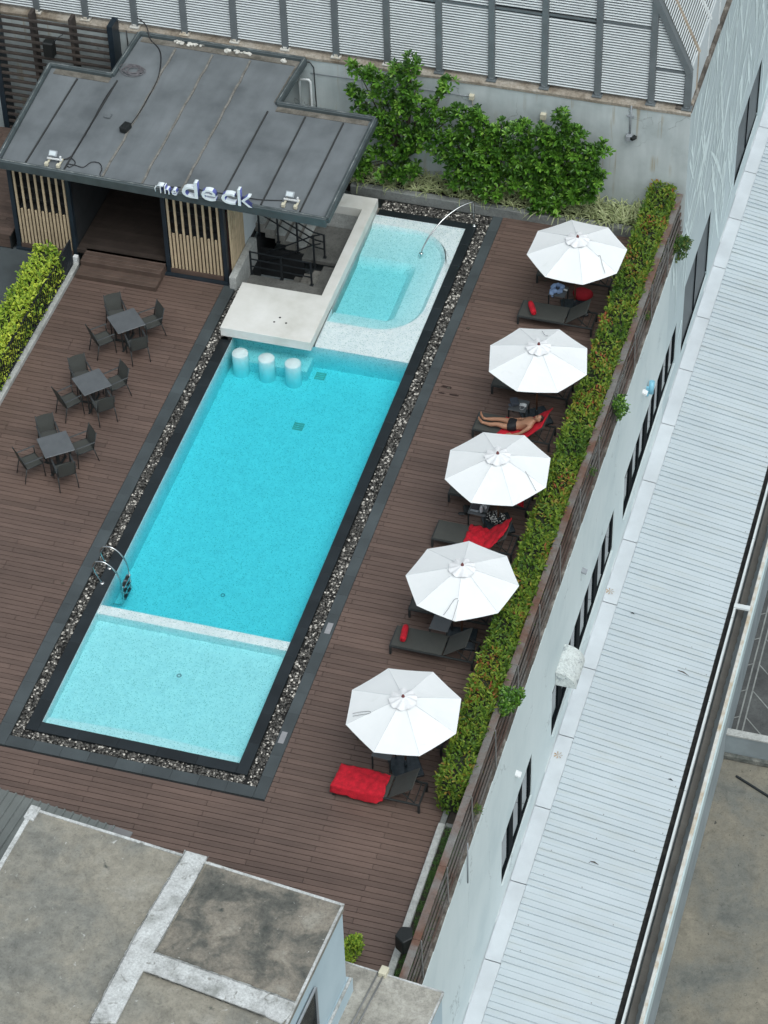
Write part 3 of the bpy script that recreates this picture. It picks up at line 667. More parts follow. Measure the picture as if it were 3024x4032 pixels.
g_ = ob('gutter_lip', mb, M['white_lip'], ax, True, 0.006)
mb = MB(); y = -14.0; vs = []; n = 0
while y < 46: vs += [(XE+.225, y, -6.74), (XE+.385+0.012*math.sin(y*21)+0.01*math.sin(y*5), y, -6.84)]; y += .075; n += 1
mb.add(vs, [(2*i, 2*i+1, 2*i+3, 2*i+2) for i in range(n-1)]); ob('lower_sheet', mb, M['lower_sheet'], ax, True)
mb = MB(); mb.box(XE+.53, XE+.62, -14, 46, -6.75, -6.40); ob('parapet', mb, M['rusty_white'], ax, True, 0.01)
mb = MB(); mb.box(XE+.621, XE+.66, -14, 46, -6.92, -6.44); ob('fascia', mb, M['pale_fascia'], ax, True)
mb = MB(); mb.box(10.3, XE+.5, -14, 46, GZ, -7.1); ob('wall', mb, M['grey_paint'], ax, True)
bp = at(2824+190*.4975, 1500+1800*.4975, -6.4); mb = MB(); mb.box(XE+.14, XE+.56, bp[1]-.07, bp[1]+.07, -6.38, -6.32); ob('cross_strap', mb, M['white_lip'], ax, True)
# leaves blown on the roof
rng = random.Random(21)
def on_roof(px, py):
    z = -6.1
    for _ in range(8):
        p = at(px, py, z); z = ZS + (ZE-ZS)*(p[0]-10.4)/(XE-10.4)
    return p
for i, (px, py, L, lab) in enumerate([(2690, 2654, .34, 'brown seed pod lying on the middle of the white ribbed roof'), (2491, 2420, .10, 'small dark leaf high on the white ribbed roof near its upper end'), (2640, 3075, .12, 'small dark leaf lying near the gutter on the white roof'), (2340, 3402, .22, 'dry twig lying on the white ribbed roof near the bottom')]):
    p = on_roof(px, py); a = rng.uniform(-.4, .1); mb = MB()
    mb.tube([(p[0]-L/2*math.cos(a), p[1]-L/2*math.sin(a), p[2]+.05), (p[0], p[1]+.01, p[2]+.06), (p[0]+L/2*math.cos(a), p[1]+L/2*math.sin(a), p[2]+.03)], [.006, .018, .004], 6)
    single('fallen_pod' if i == 0 else 'fallen_leaf', mb, M['bark'] if i in (0, 3) else M['black_rubber'], lab, 'leaf')
for i, (px, py, lab) in enumerate([(2402, 2330, 'crumpled brown leaf stuck on the white flashing beside the roof'), (2198, 2975, 'dry orange brown leaf on the white flashing, nearer one')]):
    p = at(px, py, -5.86); mb = MB()
    for k in range(7):
        a = k*.9; mb.add([(p[0], p[1], p[2]+.02), (p[0]+.11*math.cos(a), p[1]+.11*math.sin(a), p[2]+.03), (p[0]+.11*math.cos(a+.25), p[1]+.11*math.sin(a+.25), p[2]+.015)], [(0,1,2)])
    single('dry_leaf', mb, mat('dry_leaf_brown', (0.42, 0.27, 0.13), 0.8), lab, 'leaf')

# ------------------------------------------------------------------ back wall and the louvred building above it
YB = 20.87
bwl = thing('back_wall', 'pale grey painted concrete wall behind the planting, cracked and rust streaked', 'wall', (0.5, YB+.1, -.3))
mb = MB(); mb.box(-14, XW(YB)-.002, YB, YB+.3, -1.2, 3.42); ob('wall', mb, M['back_wall'], bwl, True)
mb = MB(); n = 60; x0, x1 = -14, XW(YB)-.004; rng = random.Random(2)
vs = []
for i in range(n+1):
    x = x0 + (x1-x0)*i/n; j = rng.uniform(-.012, .012); vs += [(x, YB-.025+j, 3.42), (x, YB-.03+j, 3.50), (x, YB+.02, 3.545), (x, YB+.5, 3.60)]
mb.add(vs, [(4*i+k, 4*i+4+k, 4*i+5+k, 4*i+1+k) for i in range(n) for k in range(3)]); ob('top_ledge', mb, M['ledge'], bwl, True)
# conduit line along the wall
mb = MB(); mb.tube([(2.0, YB-.02, 3.03), (4.27, YB-.02, 3.02)], .012, 6); mb.tube([(-.1, YB-.02, 3.0), (2.0, YB-.02, 3.03)], .012, 6); single('conduit', mb, M['grey_box'], 'thin grey conduit running along the back wall above the tall bushes', 'conduit')

lb = thing('louvred_building', 'building clad with white horizontal louvres and grey steel posts', 'building', (1, 21.1, 3.6))
posts = [10.0] + [9.06-1.41*i for i in range(0, 14)]
ZT = 9.0
def diag_z(x): return 4.72 + (10.0-x)*2.20 if x < 10.0 else 4.72
def diag_x(z): return 10.0 - max(0, z-4.72)/2.20
for x in posts:
    zt = min(ZT, diag_z(x)-.05)
    mb = MB(); mb.box(x-.085, x+.085, 20.93, 21.08, 3.585, zt); ps = ob('post', mb, M['post_grey'], lb, True, 0.008)
    mb = MB(); mb.box(x-.13, x+.13, 20.87, 21.10, 3.56, 3.60); mb.box(x-.05, x+.05, 20.90, 20.93, 3.60, 3.66); ob('base_plate', mb, M['rusty_white'] if x < 3 else M['post_grey'], ps, True, 0.004)
allx = sorted(posts)
for i in range(len(allx)-1):
    a, b = allx[i]+.09, allx[i+1]-.09; mb = MB(); z = 3.70
    mull = 4.66 if b > 9.2 else 5.86 - (9.06-allx[i+1])*0.02
    while z < ZT:
        bb = min(b, diag_x(z)-.10)
        if z > mull and z-.08 <= mull and mb.v: ob('louvre_panel', mb, M['blade'], lb, True); mb = MB()
        if bb > a+.03 and abs(z-mull) > .06:
            mb.add([(a,20.97,z),(bb,20.97,z),(bb,21.020,z+.012),(a,21.020,z+.012),(a,20.973,z-.016),(bb,20.973,z-.016),(bb,21.022,z+.004),(a,21.022,z+.004)],[(0,1,2,3),(4,7,6,5),(0,4,5,1),(3,2,6,7),(0,3,7,4),(1,5,6,2)])
        z += 0.080
    if mb.v: ob('louvre_panel', mb, M['blade'], lb, True)
    mb = MB(); mb.box(a, min(b, diag_x(mull)-.09), 20.97, 21.03, mull-.025, mull+.03); ob('cross_rail', mb, M['post_grey'], lb, True)
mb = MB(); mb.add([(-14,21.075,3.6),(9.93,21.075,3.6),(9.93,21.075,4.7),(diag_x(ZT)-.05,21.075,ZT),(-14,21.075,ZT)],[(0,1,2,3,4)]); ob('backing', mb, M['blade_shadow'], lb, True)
mb = MB(); xt = diag_x(ZT); mb.add([(10.085,20.92,4.70),(9.93,20.92,4.66),(xt-.13,20.92,ZT),(xt+.05,20.92,ZT),(10.085,21.12,4.70),(9.93,21.12,4.66),(xt-.13,21.12,ZT),(xt+.05,21.12,ZT)],[(0,3,2,1),(4,5,6,7),(0,1,5,4),(1,2,6,5),(2,3,7,6),(3,0,4,7)])
ob('gable_beam', mb, M['post_grey'], lb, True)
# sloping louvred roof face with rafters, and the short wall under it
raft = [21.12, 21.86, 23.36, 24.86, 26.36, 27.86, 29.36]
for i in range(len(raft)-1):
    ya, yb = raft[i]+.04, raft[i+1]-.04; mb = MB(); s = 0.0
    while 4.76+s*2.2 < ZT:
        x = 10.06-s; zz_ = 4.76+s*2.20
        mb.add([(x,ya,zz_),(x,yb,zz_),(x-.020,yb,zz_+.050),(x-.020,ya,zz_+.050),(x-.012,ya,zz_-.006),(x-.012,yb,zz_-.006)],[(0,1,2,3),(0,4,5,1)]); s += .040
    ob('roof_louvre', mb, M['blade'], lb, True)
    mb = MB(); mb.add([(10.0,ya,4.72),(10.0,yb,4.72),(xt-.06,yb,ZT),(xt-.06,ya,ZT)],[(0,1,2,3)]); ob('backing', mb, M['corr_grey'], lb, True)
    mb = MB(); mb.box(9.99, 10.06, ya, yb, 3.62, 4.755); ob('side_panel', mb, M['white_sheet'], lb, True)
for y in raft[1:]:
    mb = MB(); mb.bar((10.09, y, 4.74), (xt+.03, y, ZT), .07, .06); mb.box(10.02, 10.085, y-.035, y+.035, 3.60, 4.74); ob('rafter', mb, M['tan_steel'] if y < 22 else M['white_lip'], lb, True)

# wall boxes, camera, floodlight on the back wall
def wall_box(px, py, w_, h_, m, name, label, cat, d=.12, Y=YB):
    p = ony(px, py, Y-d); mb = MB(); mb.box(p[0]-w_/2, p[0]+w_/2, Y-d, Y-.002, p[2]-h_/2, p[2]+h_/2)
    mb.tube([(p[0], Y-.03, p[2]-h_/2), (p[0]+.02, Y-.03, p[2]-h_/2-.25)], .012, 6)
    return single(name, mb, m, label, cat, bevel=.012)
wall_box(1855, 387, .13, .14, M['white_box'], 'junction_box', 'cream junction box on back wall, above the grey floodlight', 'junction box')
wall_box(2137, 463, .15, .17, M['white_box'], 'junction_box', 'cream junction box on back wall, above the right hand bush', 'junction box')
t = thing('floodlight', 'grey floodlight on the back wall behind the bushes', 'floodlight', tuple(ony(1849, 432, YB-.25)))
p = ony(1849, 432, YB-.25); mb = MB(); mb.obox(p, (.16, .09, .20), (R(-35), 0, 0)); ob('housing', mb, M['grey_box'], t, True, .015)
mb = MB(); mb.bar((p[0]+.03, p[1]+.02, p[2]+.05), (p[0]+.12, YB, p[2]+.02), .03, .03); ob('bracket', mb, M['black_metal'], t, True)
cp = ony(2475, 548, YB-.16); t = thing('security_camera', 'grey security camera box at the foot of a conduit on the back wall', 'camera', tuple(cp))
mb = MB(); mb.box(cp[0]-.08, cp[0]+.08, YB-.16, YB-.02, cp[2]-.08, cp[2]+.08); ob('box', mb, M['grey_box'], t, True, .01)
mb = MB(); mb.obox((cp[0]+.12, YB-.12, cp[2]+.03), (.10, .16, .09), (0, 0, R(-35))); ob('camera_body', mb, M['black_rubber'], t, True, .01)
mb = MB(); mb.tube([(cp[0], YB-.03, cp[2]+.08), (cp[0]+.01, YB-.03, 3.5)], .022, 8); mb.box(cp[0]-.09, cp[0]+.09, YB-.05, YB-.015, cp[2]+.62, cp[2]+.66); ob('conduit', mb, M['grey_box'], t, True)

# timber slat screen fixed on the back wall at the left
ts = thing('timber_screen', 'large dark weathered timber slat screen on the back wall behind the bar roof', 'screen', (-7.2, 20.6, -.2))
[ob('frame', MB().box(xa, xa+.15, 20.38, 20.86, -.3, 3.86), M['navy_metal'], ts, True) for xa in (-5.62, -9.05)]
mb = MB()
for x in (-7.85, -6.70): mb.box(x-.05, x+.05, 20.45, 20.74, -.3, 3.84)
ob('post', mb, M['screen'], ts, True)
z = -.1
while z < 3.82:
    mb = MB(); mb.box(-8.9, -5.62, 20.40, 20.47, z, z+.06); ob('slat', mb, M['screen'], ts, True); z += .232
spk = thing('loudspeaker', 'black loudspeaker hanging on the dark timber screen', 'loudspeaker', (-7.25, 20.15, 2.85))
mb = MB(); mb.box(-7.40, -7.10, 20.02, 20.26, 2.80, 3.28); ob('cabinet', mb, M['black_rubber'], spk, True, .03)
mb = MB(); mb.tube([(-7.12, 20.18, 3.22), (-7.02, 20.25, 3.36), (-6.9, 20.36, 3.4)], .015, 6); ob('bracket', mb, M['black_metal'], spk, True)

# wet spots near the loungers and the pool
M['wet'] = mat('wet_board', (0.040, 0.026, 0.022), 0.18, var=.1)
for i, (px, py, r1_, r2_) in enumerate(((1758,1524,.17,.05),(1790,1556,.14,.035),(1740,1548,.10,.03),(1843,1294,.05,.05),(1070,3300,.0,.0))):
    if r1_ <= 0: continue
    p = at(px, py, .0); rng = random.Random(i+50); mb = MB(); n = 14; P = []
    for k in range(n): a = 2*math.pi*k/n; j = rng.uniform(.6,1.2); P.append((p[0]+r1_*j*math.cos(a), p[1]+r2_*j*math.sin(a)))
    mb.prism(P, .002, .0045); o = struct('wet_patch', mb, M['wet'])

# ================================================================== BAR PAVILION
bar = thing('bar_pavilion', 'dark roofed bar pavilion with pale slatted fronts and roof sign', 'pavilion', (-2.2, 17, 0))
def rz_(y): return 3.15 + (y-14.9)*0.05
RO = [(-6.66,15.02),(2.20,14.80),(2.30,18.80),(-0.36,18.82),(-0.20,20.74),(-4.86,20.80),(-4.97,18.94),(-6.74,18.98)]
mb = MB(); n = len(RO); vs = [(x,y,rz_(y)) for x,y in RO] + [(x,y,rz_(y)-.10) for x,y in RO]
mb.add(vs, [tuple(range(n)), tuple(reversed(range(n,2*n)))] + [(i,n+i,n+(i+1)%n,(i+1)%n) for i in range(n)]); roof = ob('roof', mb, M['roof_mem'], bar, True)
mb = MB()
for i in range(n):
    (xa,ya),(xb,yb) = RO[i], RO[(i+1)%n]; front = i == 0
    mb.bar((xa,ya,rz_(ya)+(-.07 if front else .0)),(xb,yb,rz_(yb)+(-.07 if front else .0)), .13, .26 if front else .20)
ob('edge_trim', mb, M['roof_trim'], roof, True, .015)
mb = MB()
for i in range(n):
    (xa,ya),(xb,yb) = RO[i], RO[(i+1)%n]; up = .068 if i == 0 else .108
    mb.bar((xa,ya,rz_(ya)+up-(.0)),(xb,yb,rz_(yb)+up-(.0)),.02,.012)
ob('rim_highlight', mb, patches('painted_rim_highlight',[(.07,.085,.09),(.16,.18,.18),(.45,.47,.46)],3.0), roof, True)  # thin pale bars put a rim highlight into the roof edge colour
mb = MB()                                        # inner gutter lines behind the ridge edge
for a,b in (((-6.55,18.80),(-4.98,18.77)),((-4.74,20.62),(-0.30,20.57)),((-0.33,18.66),(2.16,18.65))):
    mb.bar((a[0],a[1],rz_(a[1])+.006),(b[0],b[1],rz_(b[1])+.006),.22,.012)
mb.bar((-.40,18.9,rz_(18.9)+.008),(-.30,20.5,rz_(20.5)+.008),.16,.012)
ob('roof_gutter', mb, M['gutter_dirt'], roof, True)
for (x0,x1,ya,yb,kd) in ((-5.94,-5.84,15.12,18.62,0),(-4.88,-4.78,15.1,18.80,0),(-3.83,-3.72,15.05,20.42,1),(-2.77,-2.66,15.0,20.40,1),(-1.69,-1.60,15.0,20.40,1),(-.62,-.52,14.98,18.5,0),(.43,.50,14.95,18.5,0),(1.46,1.53,14.93,18.5,0)):
    mb = MB(); m_ = 18; rng = random.Random(int(x0*100)); pv = []
    for k in range(m_+1):
        f = k/m_; y = ya+(yb-ya)*f; x = x0+(x1-x0)*f + (rng.uniform(-.018,.018) if kd else 0); pv.append((x,y,rz_(y)+.016))
    for k in range(m_): mb.bar(pv[k],pv[k+1],.055 if kd else .038,.03)
    ob('roof_seam', mb, M['seam_tan'] if kd else M['seam_dark'], roof, True)
# inner walls, floor and soffit
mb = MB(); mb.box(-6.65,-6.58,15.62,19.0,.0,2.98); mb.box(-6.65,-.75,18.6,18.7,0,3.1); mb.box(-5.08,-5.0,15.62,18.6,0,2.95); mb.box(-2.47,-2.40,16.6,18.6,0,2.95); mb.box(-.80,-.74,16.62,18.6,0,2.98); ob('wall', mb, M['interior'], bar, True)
mb = MB(); rng = random.Random(8); y = 15.42
while y < 18.55: mb.box(-4.98,-.82 if y>15.7 else -2.5,y,y+.137,.18,.30,rng.uniform(.85,1.1)); y += .143
ob('floor', mb, M['int_floor'], bar, True)
mb = MB(); mb.box(-4.95,-2.55,18.3,18.55,.3,1.3); mb.box(-4.9,-4.5,17.0,18.0,2.3,2.6); ob('counter', mb, M['black_metal'], bar, True, .02)
mb = MB(); mb.box(-.73,-.70,16.62,17.5,.3,2.98); mb.box(-.73,-.70,17.51,18.55,.3,2.98); ob('side_panel', mb, M['white_sheet'], bar, True)
def slat_panel(x0, x1, y, nl, z0=.17, zt=2.75, zs=1.32, axis='x', steps=None):
    mb = MB(); rng = random.Random(int(abs(x0)*10)); tot = 2*nl-1
    for i in range(tot):
        f = (i+.5)/tot; c = x0+(x1-x0)*f; top = (zt if i % 2 == 0 else zs) if steps is None else steps(i)
        k = rng.uniform(.88,1.1)
        if axis == 'x': mb.box(c-.029,c+.029,y-.045,y+.0,z0,top,k)
        else: mb.box(y-.0,y+.045,c-.024,c+.024,z0,top,k)
    return mb
ob('slat_panel', slat_panel(-6.57,-5.10,15.50,8), M['timber'], bar, True, .006)
ob('slat_panel', slat_panel(-2.37,-.92,15.50,8), M['timber'], bar, True, .006)
ob('slat_panel', slat_panel(15.60,16.62,-.745,8,axis='y',zs=0,steps=lambda i: 2.75 if i%2==0 else 1.15+.11*i), M['timber'], bar, True, .006, label='slatted side panel with stepped tops')
for a,b in ((-6.57,-5.10),(-2.40,-.92)): ob('kick_board', MB().box(a,b,15.44,15.50,0,.165), M['brown_board'], bar, True)
ob('kick_board', MB().box(-.80,-.705,15.56,16.62,-.05,.165), M['brown_board'], bar, True)
for (a,b) in ((-6.57,-5.10),(-2.37,-.92)):          # dark shelving behind the slats
    mb = MB()
    for z in (.5,.85,1.2,1.55,1.9): mb.box(a,b,15.62,15.9,z,z+.03)
    mb.box(a,b,15.9,15.93,0,2.9); ob('shelf', mb, M['interior'], bar, True)
M['redbrown'] = mat('dark_red_brown_board',(.028,.010,.009),.7)
for (a,b) in ((-6.57,-5.10),(-2.37,-.92)): ob('backing_board', MB().box(a,b,15.51,15.53,.17,1.25), M['redbrown'], bar, True)
ob('backing_board', MB().box(-.80,-.775,15.6,16.62,.17,2.2), M['redbrown'], bar, True)
for x in (-6.63,-5.03,-2.43,-.84):
    mb = MB(); mb.box(x-.055,x+.055,15.42,15.56,-.02,2.98); ob('post', mb, M['navy_metal'], bar, True, .006)
mb = MB(); mb.box(-.885,-.78,15.40,15.50,-.02,.0); mb.box(-2.5,-.76,15.30,15.41,-.03,.05); mb.box(-6.7,-5.0,15.36,15.42,-.02,.05); ob('sill', mb, M['navy_metal'], bar, True)
mb = MB()
for (y0,z1) in ((14.60,.15),(14.98,.30)):
    for k in range(3 if y0 < 14.7 else 4): mb.box(-4.72,-2.50,y0+k*.134,y0+k*.134+.129,.0,z1,.9+.08*(k%2))
st = ob('step', mb, M['brown_board'], bar, True, .008)
# timber platform left of the pavilion
tp = thing('timber_platform', 'raised brown timber platform left of the bar pavilion', 'platform', (-9.2, 17, 0))
mb = MB(); rng = random.Random(12)
y = 15.34
while y < 19.6:
    x = -12+rng.uniform(0,1.5); xs=[-12]
    while x < -6.85: xs.append(x); x += 1.9
    xs.append(-6.80)
    for a,b in zip(xs,xs[1:]): mb.box(a+.004,b-.004,y,y+.135,.40,.45,rng.uniform(.8,1.15))
    y += .142
ob('top_boards', mb, M['brown_board'], tp, True)
mb = MB()
for k in range(3): mb.box(-12,-6.84,15.345,15.37,.01+k*.132,.132*(k+1),.9+.1*(k%2))
ob('front_boards', mb, M['brown_board'], tp, True)
mb = MB(); mb.box(-6.84,-6.79,15.34,19.6,0,.41); ob('side_board', mb, M['black_rubber'], tp, True)
# sign letters
sg = thing('roof_sign', 'white letters reading The deck on the front roof edge', 'sign', (-1.0, 14.83, 3.18))
def text_mesh(ch, depth):
    cu = bpy.data.curves.new('letter', 'FONT'); cu.body = ch; cu.extrude = depth/2; cu.resolution_u = 3; cu.offset = -0.002
    o = bpy.data.objects.new('tmp', cu); COL.objects.link(o); bpy.context.view_layer.update()
    dg = bpy.context.evaluated_depsgraph_get(); me = bpy.data.meshes.new_from_object(o.evaluated_get(dg)); bpy.data.objects.remove(o); return me
def letter(ch, pxl, pxr, pyb, h, yoff=14.83):
    xl = float(ony(560+pxl*.3014, 650+pyb*.3014, yoff)[0]); xr = float(ony(560+pxr*.3014, 650+pyb*.3014, yoff)[0])
    me = text_mesh(ch, .16); v = np.array([q.co[:] for q in me.vertices]); lo, hi = v.min(0), v.max(0)
    x = (v[:,0]-lo[0])/(hi[0]-lo[0])*(xr-xl)+xl; z = (v[:,1]-lo[1])/(hi[1]-lo[1])*h + 3.185; y = yoff - v[:,2]*.9/1.0
    p = wloc(sg)
    for i, q in enumerate(me.vertices): q.co = (x[i]-p.x, y[i]-p.y, z[i]-p.z)
    me.materials.clear(); me.materials.append(M['sign_side']); me.materials.append(M['sign_face'])
    me.update()
    for f in me.polygons: f.material_index = 1 if (abs(f.normal.y) > .7 or f.normal.z > .8) else 0
    o = bpy.data.objects.new('letter', me); COL.objects.link(o); o.parent = sg; o['label'] = 'letter ' + ch
for a in (('T',215,292,330,.235),('h',305,370,350,.235),('e',398,466,365,.165),('d',535,742,405,.50),('e',790,978,440,.335),('c',1050,1230,490,.335),('k',1268,1450,530,.50)): letter(*a)
mb = MB(); q0 = ony(560+180*.3014, 650+345*.3014, 14.83); mb.tube([(q0[0]-.01,14.83,3.16),(q0[0]-.025,14.84,3.25),(q0[0]+.02,14.84,3.33)],.016,8); ob('bracket', mb, M['sign_face'], sg, True)
# floodlights on the roof
def roof_flood(x, y, label):
    z = rz_(y); t = thing('roof_floodlight', label, 'floodlight', (x,y,z))
    for dx in (-.16,.16):
        mb = MB(); mb.bar((x+dx,y-.20,z+.05),(x+dx,y+.14,z+.05),.05,.045); mb.box(x+dx-.045,x+dx+.045,y-.22,y-.12,z+.02,z+.12); ob('foot', mb, M['white_box'], t, True, .008)
    mb = MB(); mb.bar((x-.20,y+.0,z+.13),(x+.20,y+.0,z+.13),.035,.035); mb.bar((x+.17,y,z+.1),(x+.17,y,z+.24),.05,.04); ob('bracket', mb, M['white_thing'], t, True)
    mb = MB(); mb.obox((x-.05,y+.06,z+.25),(.23,.05,.16),(R(-48),0,0)); ob('housing', mb, M['grey_box'], t, True, .01)
    mb = MB(); mb.obox((x-.05,y+.035,z+.272),(.17,.03,.11),(R(-48),0,0)); ob('lens', mb, M['led'], t, True)
p = at(215,640,3.2); roof_flood(float(p[0]), 15.28, 'small floodlight on white feet at the left front of the dark roof')
p = at(1145,805,3.2); roof_flood(float(p[0]), 15.18, 'small floodlight on white feet at the right front of the dark roof, beyond the sign')
# cables and odds and ends on the roof
def rp(px, py, dz=.03):
    z = 3.25
    for _ in range(6): p = at(px, py, z); z = rz_(p[1]) + dz
    return tuple(float(q) for q in p[:2]) + (z,)
def smooth(P, k=4):
    P = [Vector(p) for p in P]; out = []
    for i in range(len(P)-1):
        a, b, c, d = P[max(i-1,0)], P[i], P[i+1], P[min(i+2,len(P)-1)]
        for j in range(k):
            t = j/k; out.append(.5*((2*b)+(-a+c)*t+(2*a-5*b+4*c-d)*t*t+(-a+3*b-3*c+d)*t**3))
    out.append(P[-1]); return out
def r1(x, y): return (x*.9114, y*.9114)
mb = MB(); P = [rp(*r1(590,80))]; P[0] = tuple(ony(540,70,20.83)); P += [tuple(ony(575,100,20.83)), rp(*r1(650,170)), rp(*r1(693,225)), rp(*r1(685,330)), rp(*r1(640,420)), rp(*r1(600,490)), rp(*r1(560,545))]
mb.tube(smooth(P), .016, 6); single('power_cable', mb, M['cable'], 'black cable dropping over the dark roof to a small black box', 'cable')
mb = MB(); mb.tube(smooth([rp(*r1(250,695)),rp(*r1(300,680)),rp(*r1(325,650)),rp(*r1(380,560)),rp(*r1(450,430)),rp(*r1(490,372))]), .013, 6); single('power_cable', mb, M['cable'], 'black cable beside a dark seam, from the left floodlight up the roof', 'cable')
mb = MB(); mb.tube(smooth([rp(*r1(275,690)),rp(*r1(310,685)),rp(*r1(325,705)),rp(*r1(300,722)),rp(*r1(288,708)),rp(*r1(320,712)),rp(*r1(360,722)),rp(*r1(395,700)),rp(*r1(430,705)),rp(*r1(440,730)),rp(*r1(432,752)),rp(*r1(445,768)),rp(*r1(520,780)),rp(*r1(600,792)),rp(*r1(680,805)),rp(*r1(780,808))]), .012, 6); single('power_cable', mb, M['cable'], 'looped black cable along the front roof edge toward the sign', 'cable')
mb = MB(); mb.tube(smooth([rp(*r1(800,810)),rp(*r1(940,832)),rp(*r1(1090,858)),rp(*r1(1150,864)),rp(*r1(1220,866))]), .012, 6); single('power_cable', mb, M['cable'], 'thin black cable from the sign letters to the right roof floodlight', 'cable')
mb = MB(); rng = random.Random(6); c0 = rp(400+240*.5124, 60+425*.5124)
for k in range(9):
    rx, ry = rng.uniform(.15,.34), rng.uniform(.10,.25); ox, oy = rng.uniform(-.09,.09), rng.uniform(-.07,.07)
    mb.tube([(c0[0]+ox+rx*math.cos(a), c0[1]+oy+ry*math.sin(a), rz_(c0[1])+.03+.006*k) for a in [2*math.pi*j/18 for j in range(19)]], .009, 5)
single('cable_coil', mb, M['grey_cable'], 'coil of thin grey cable lying on the dark roof', 'cable coil')
p = rp(495,510); mb = MB(); mb.obox((p[0],p[1],p[2]+.07),(.20,.30,.16),(0,0,R(-12))); single('black_box', mb, M['black_rubber'], 'small black box on the dark roof at the end of a cable', 'box', bevel=.015)
p = rp(425,455); mb = MB(); mb.obox((p[0],p[1],p[2]),(.18,.18,.05)); ob('roof_cap', mb, M['roof_mem'], roof, True, .01)
rng = random.Random(31)
for (px,py,k) in ((600,207,9),(690,215,4),(760,228,4),(980,268,5),(1060,280,6),(1130,300,3),(1400,345,4)):
    for i in range(k):
        q = rp(400+(px+rng.uniform(-30,30))*.5124, 60+(py+rng.uniform(-12,12))*.5124, .04); s = rng.uniform(.04,.10); mb = MB()
        mb.obox(q,(s*1.5,s,s*.5),(rng.uniform(-.4,.4),rng.uniform(-.4,.4),rng.uniform(0,3)))
        single('plaster_chip', mb, M['rubble'], 'white plaster chip in the back gutter of the dark roof', 'chip', 'plaster chips in the roof gutter')
# white downpipes right of the roof
mb = MB(); P = [ony(400+1520*.5124,60+490*.5124,20.75),ony(400+1590*.5124,60+455*.5124,20.75)]; a,b = P
mb.tube([(a[0],20.75,.2),(a[0],20.75,a[2]-.05),(a[0]+.04,20.75,a[2]),(b[0],20.75,a[2]+.02),(b[0]+.04,20.75,a[2]-.04),(b[0]+.05,20.75,.2)],.035,8); single('drain_pipe', mb, M['white_lip'], 'bent white pipe on the back wall right of the pavilion roof', 'pipe')
p = ony(400+190*.5124,60+120*.5124,20.84); mb = MB(); mb.tube([(p[0],20.84,3.5),(p[0],20.84,2.4)],.016,6); single('wall_cable', mb, M['cable'], 'black cable hanging down the wall between screen and pavilion roof', 'cable')
mb = MB(); p = ony(400+1630*.5124,60+400*.5124,20.84); mb.tube([(p[0]-1.2,20.84,3.42),(p[0]-.1,20.84,3.35),(p[0],20.84,3.2),(p[0]+.04,20.84,1.0)],.014,6); single('wall_cable', mb, M['cable'], 'black cable dropping down the wall right of the pavilion roof', 'cable')
# small green plant glimpsed at the far left
# ================================================================== LEFT RAIL AND KERB
mb = MB(); rng = random.Random(14); y = 2.0
while y < 15.0: mb.box(-4.995,-4.805,y,min(y+1.8,15.1)-.004,-.05,.12,1); y += 1.8
single('low_kerb', mb, M['con_pale'], 'pale concrete kerb along the left side of the timber deck', 'kerb', bevel=.012)
t = thing('metal_railing', 'low black metal railing in front of the lime green hedge', 'railing', (-4.93, 8, .12))
mb = MB(); mb.box(-4.955,-4.915,2.0,14.95,.92,.96); mb.box(-4.95,-4.92,2.0,14.95,.16,.19); ob('rail', mb, M['black_metal'], t, True)
mb = MB(); y = 2.0
while y < 14.9: mb.box(-4.945,-4.925,y,y+.02,.12,.92); y += .115
ob('bars', mb, M['black_metal'], t, True)
mb = MB(); mb.box(-4.955,-4.93,14.25,15.0,.12,.94); ob('end_panel', mb, M['navy_metal'], t, True)
p = at(297,1015,.2); mb = MB(); mb.box(-4.99,-4.86,15.12,15.24,0,.26); single('bollard_light', mb, M['white_thing'], 'small white box light at the end of the left kerb', 'light', bevel=.01)

# ================================================================== STAIR COURT AND WHITE SLAB
FZ = -.35
mb = MB(); mb.box(-.62,1.86,15.1,16.30,FZ-.1,FZ); mb.box(.62,1.86,17.27,18.75,FZ-.1,FZ); mb.box(1.22,1.86,16.30,17.265,FZ-.3,FZ-.14)
struct('court_floor', mb, M['con_dark'])
sw = thing('stairwell', 'dark open stairwell with concrete steps going down beside the pavilion', 'stairs', (.4, 16.8, -2.5))
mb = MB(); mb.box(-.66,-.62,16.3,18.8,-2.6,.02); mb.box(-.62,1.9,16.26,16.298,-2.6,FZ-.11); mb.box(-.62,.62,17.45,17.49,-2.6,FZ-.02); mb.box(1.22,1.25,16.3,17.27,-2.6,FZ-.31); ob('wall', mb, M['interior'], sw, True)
mb = MB()
for i in range(9): mb.box(1.22-.27*(i+1),1.22-.27*i-.002,16.34,17.24,FZ-.14-.165*(i+1)-.12,FZ-.14-.165*(i+1))
ob('steps', mb, M['con'], sw, True, .008)
su = thing('upper_steps', 'short flight of pale concrete steps rising to the pavilion floor', 'stairs', (0, 18.1, FZ))
mb = MB()
for i in range(5): mb.box(.64-.275*(i+1),.64-.275*i-.002,17.50,18.72,FZ+.15*i-.14,FZ+.15*(i+1))
mb.box(-.95,.64-.275*5-.003,17.5,18.72,.18,.40); ob('steps', mb, M['con'], su, True, .01)
mb = MB()
for i in range(5): mb.box(.64-.275*(i+1)+.03,.64-.275*i+.006,17.51,18.70,FZ+.15*(i+1)+.001,FZ+.15*(i+1)+.012)
ob('treads', mb, M['con_pale'], su, True)
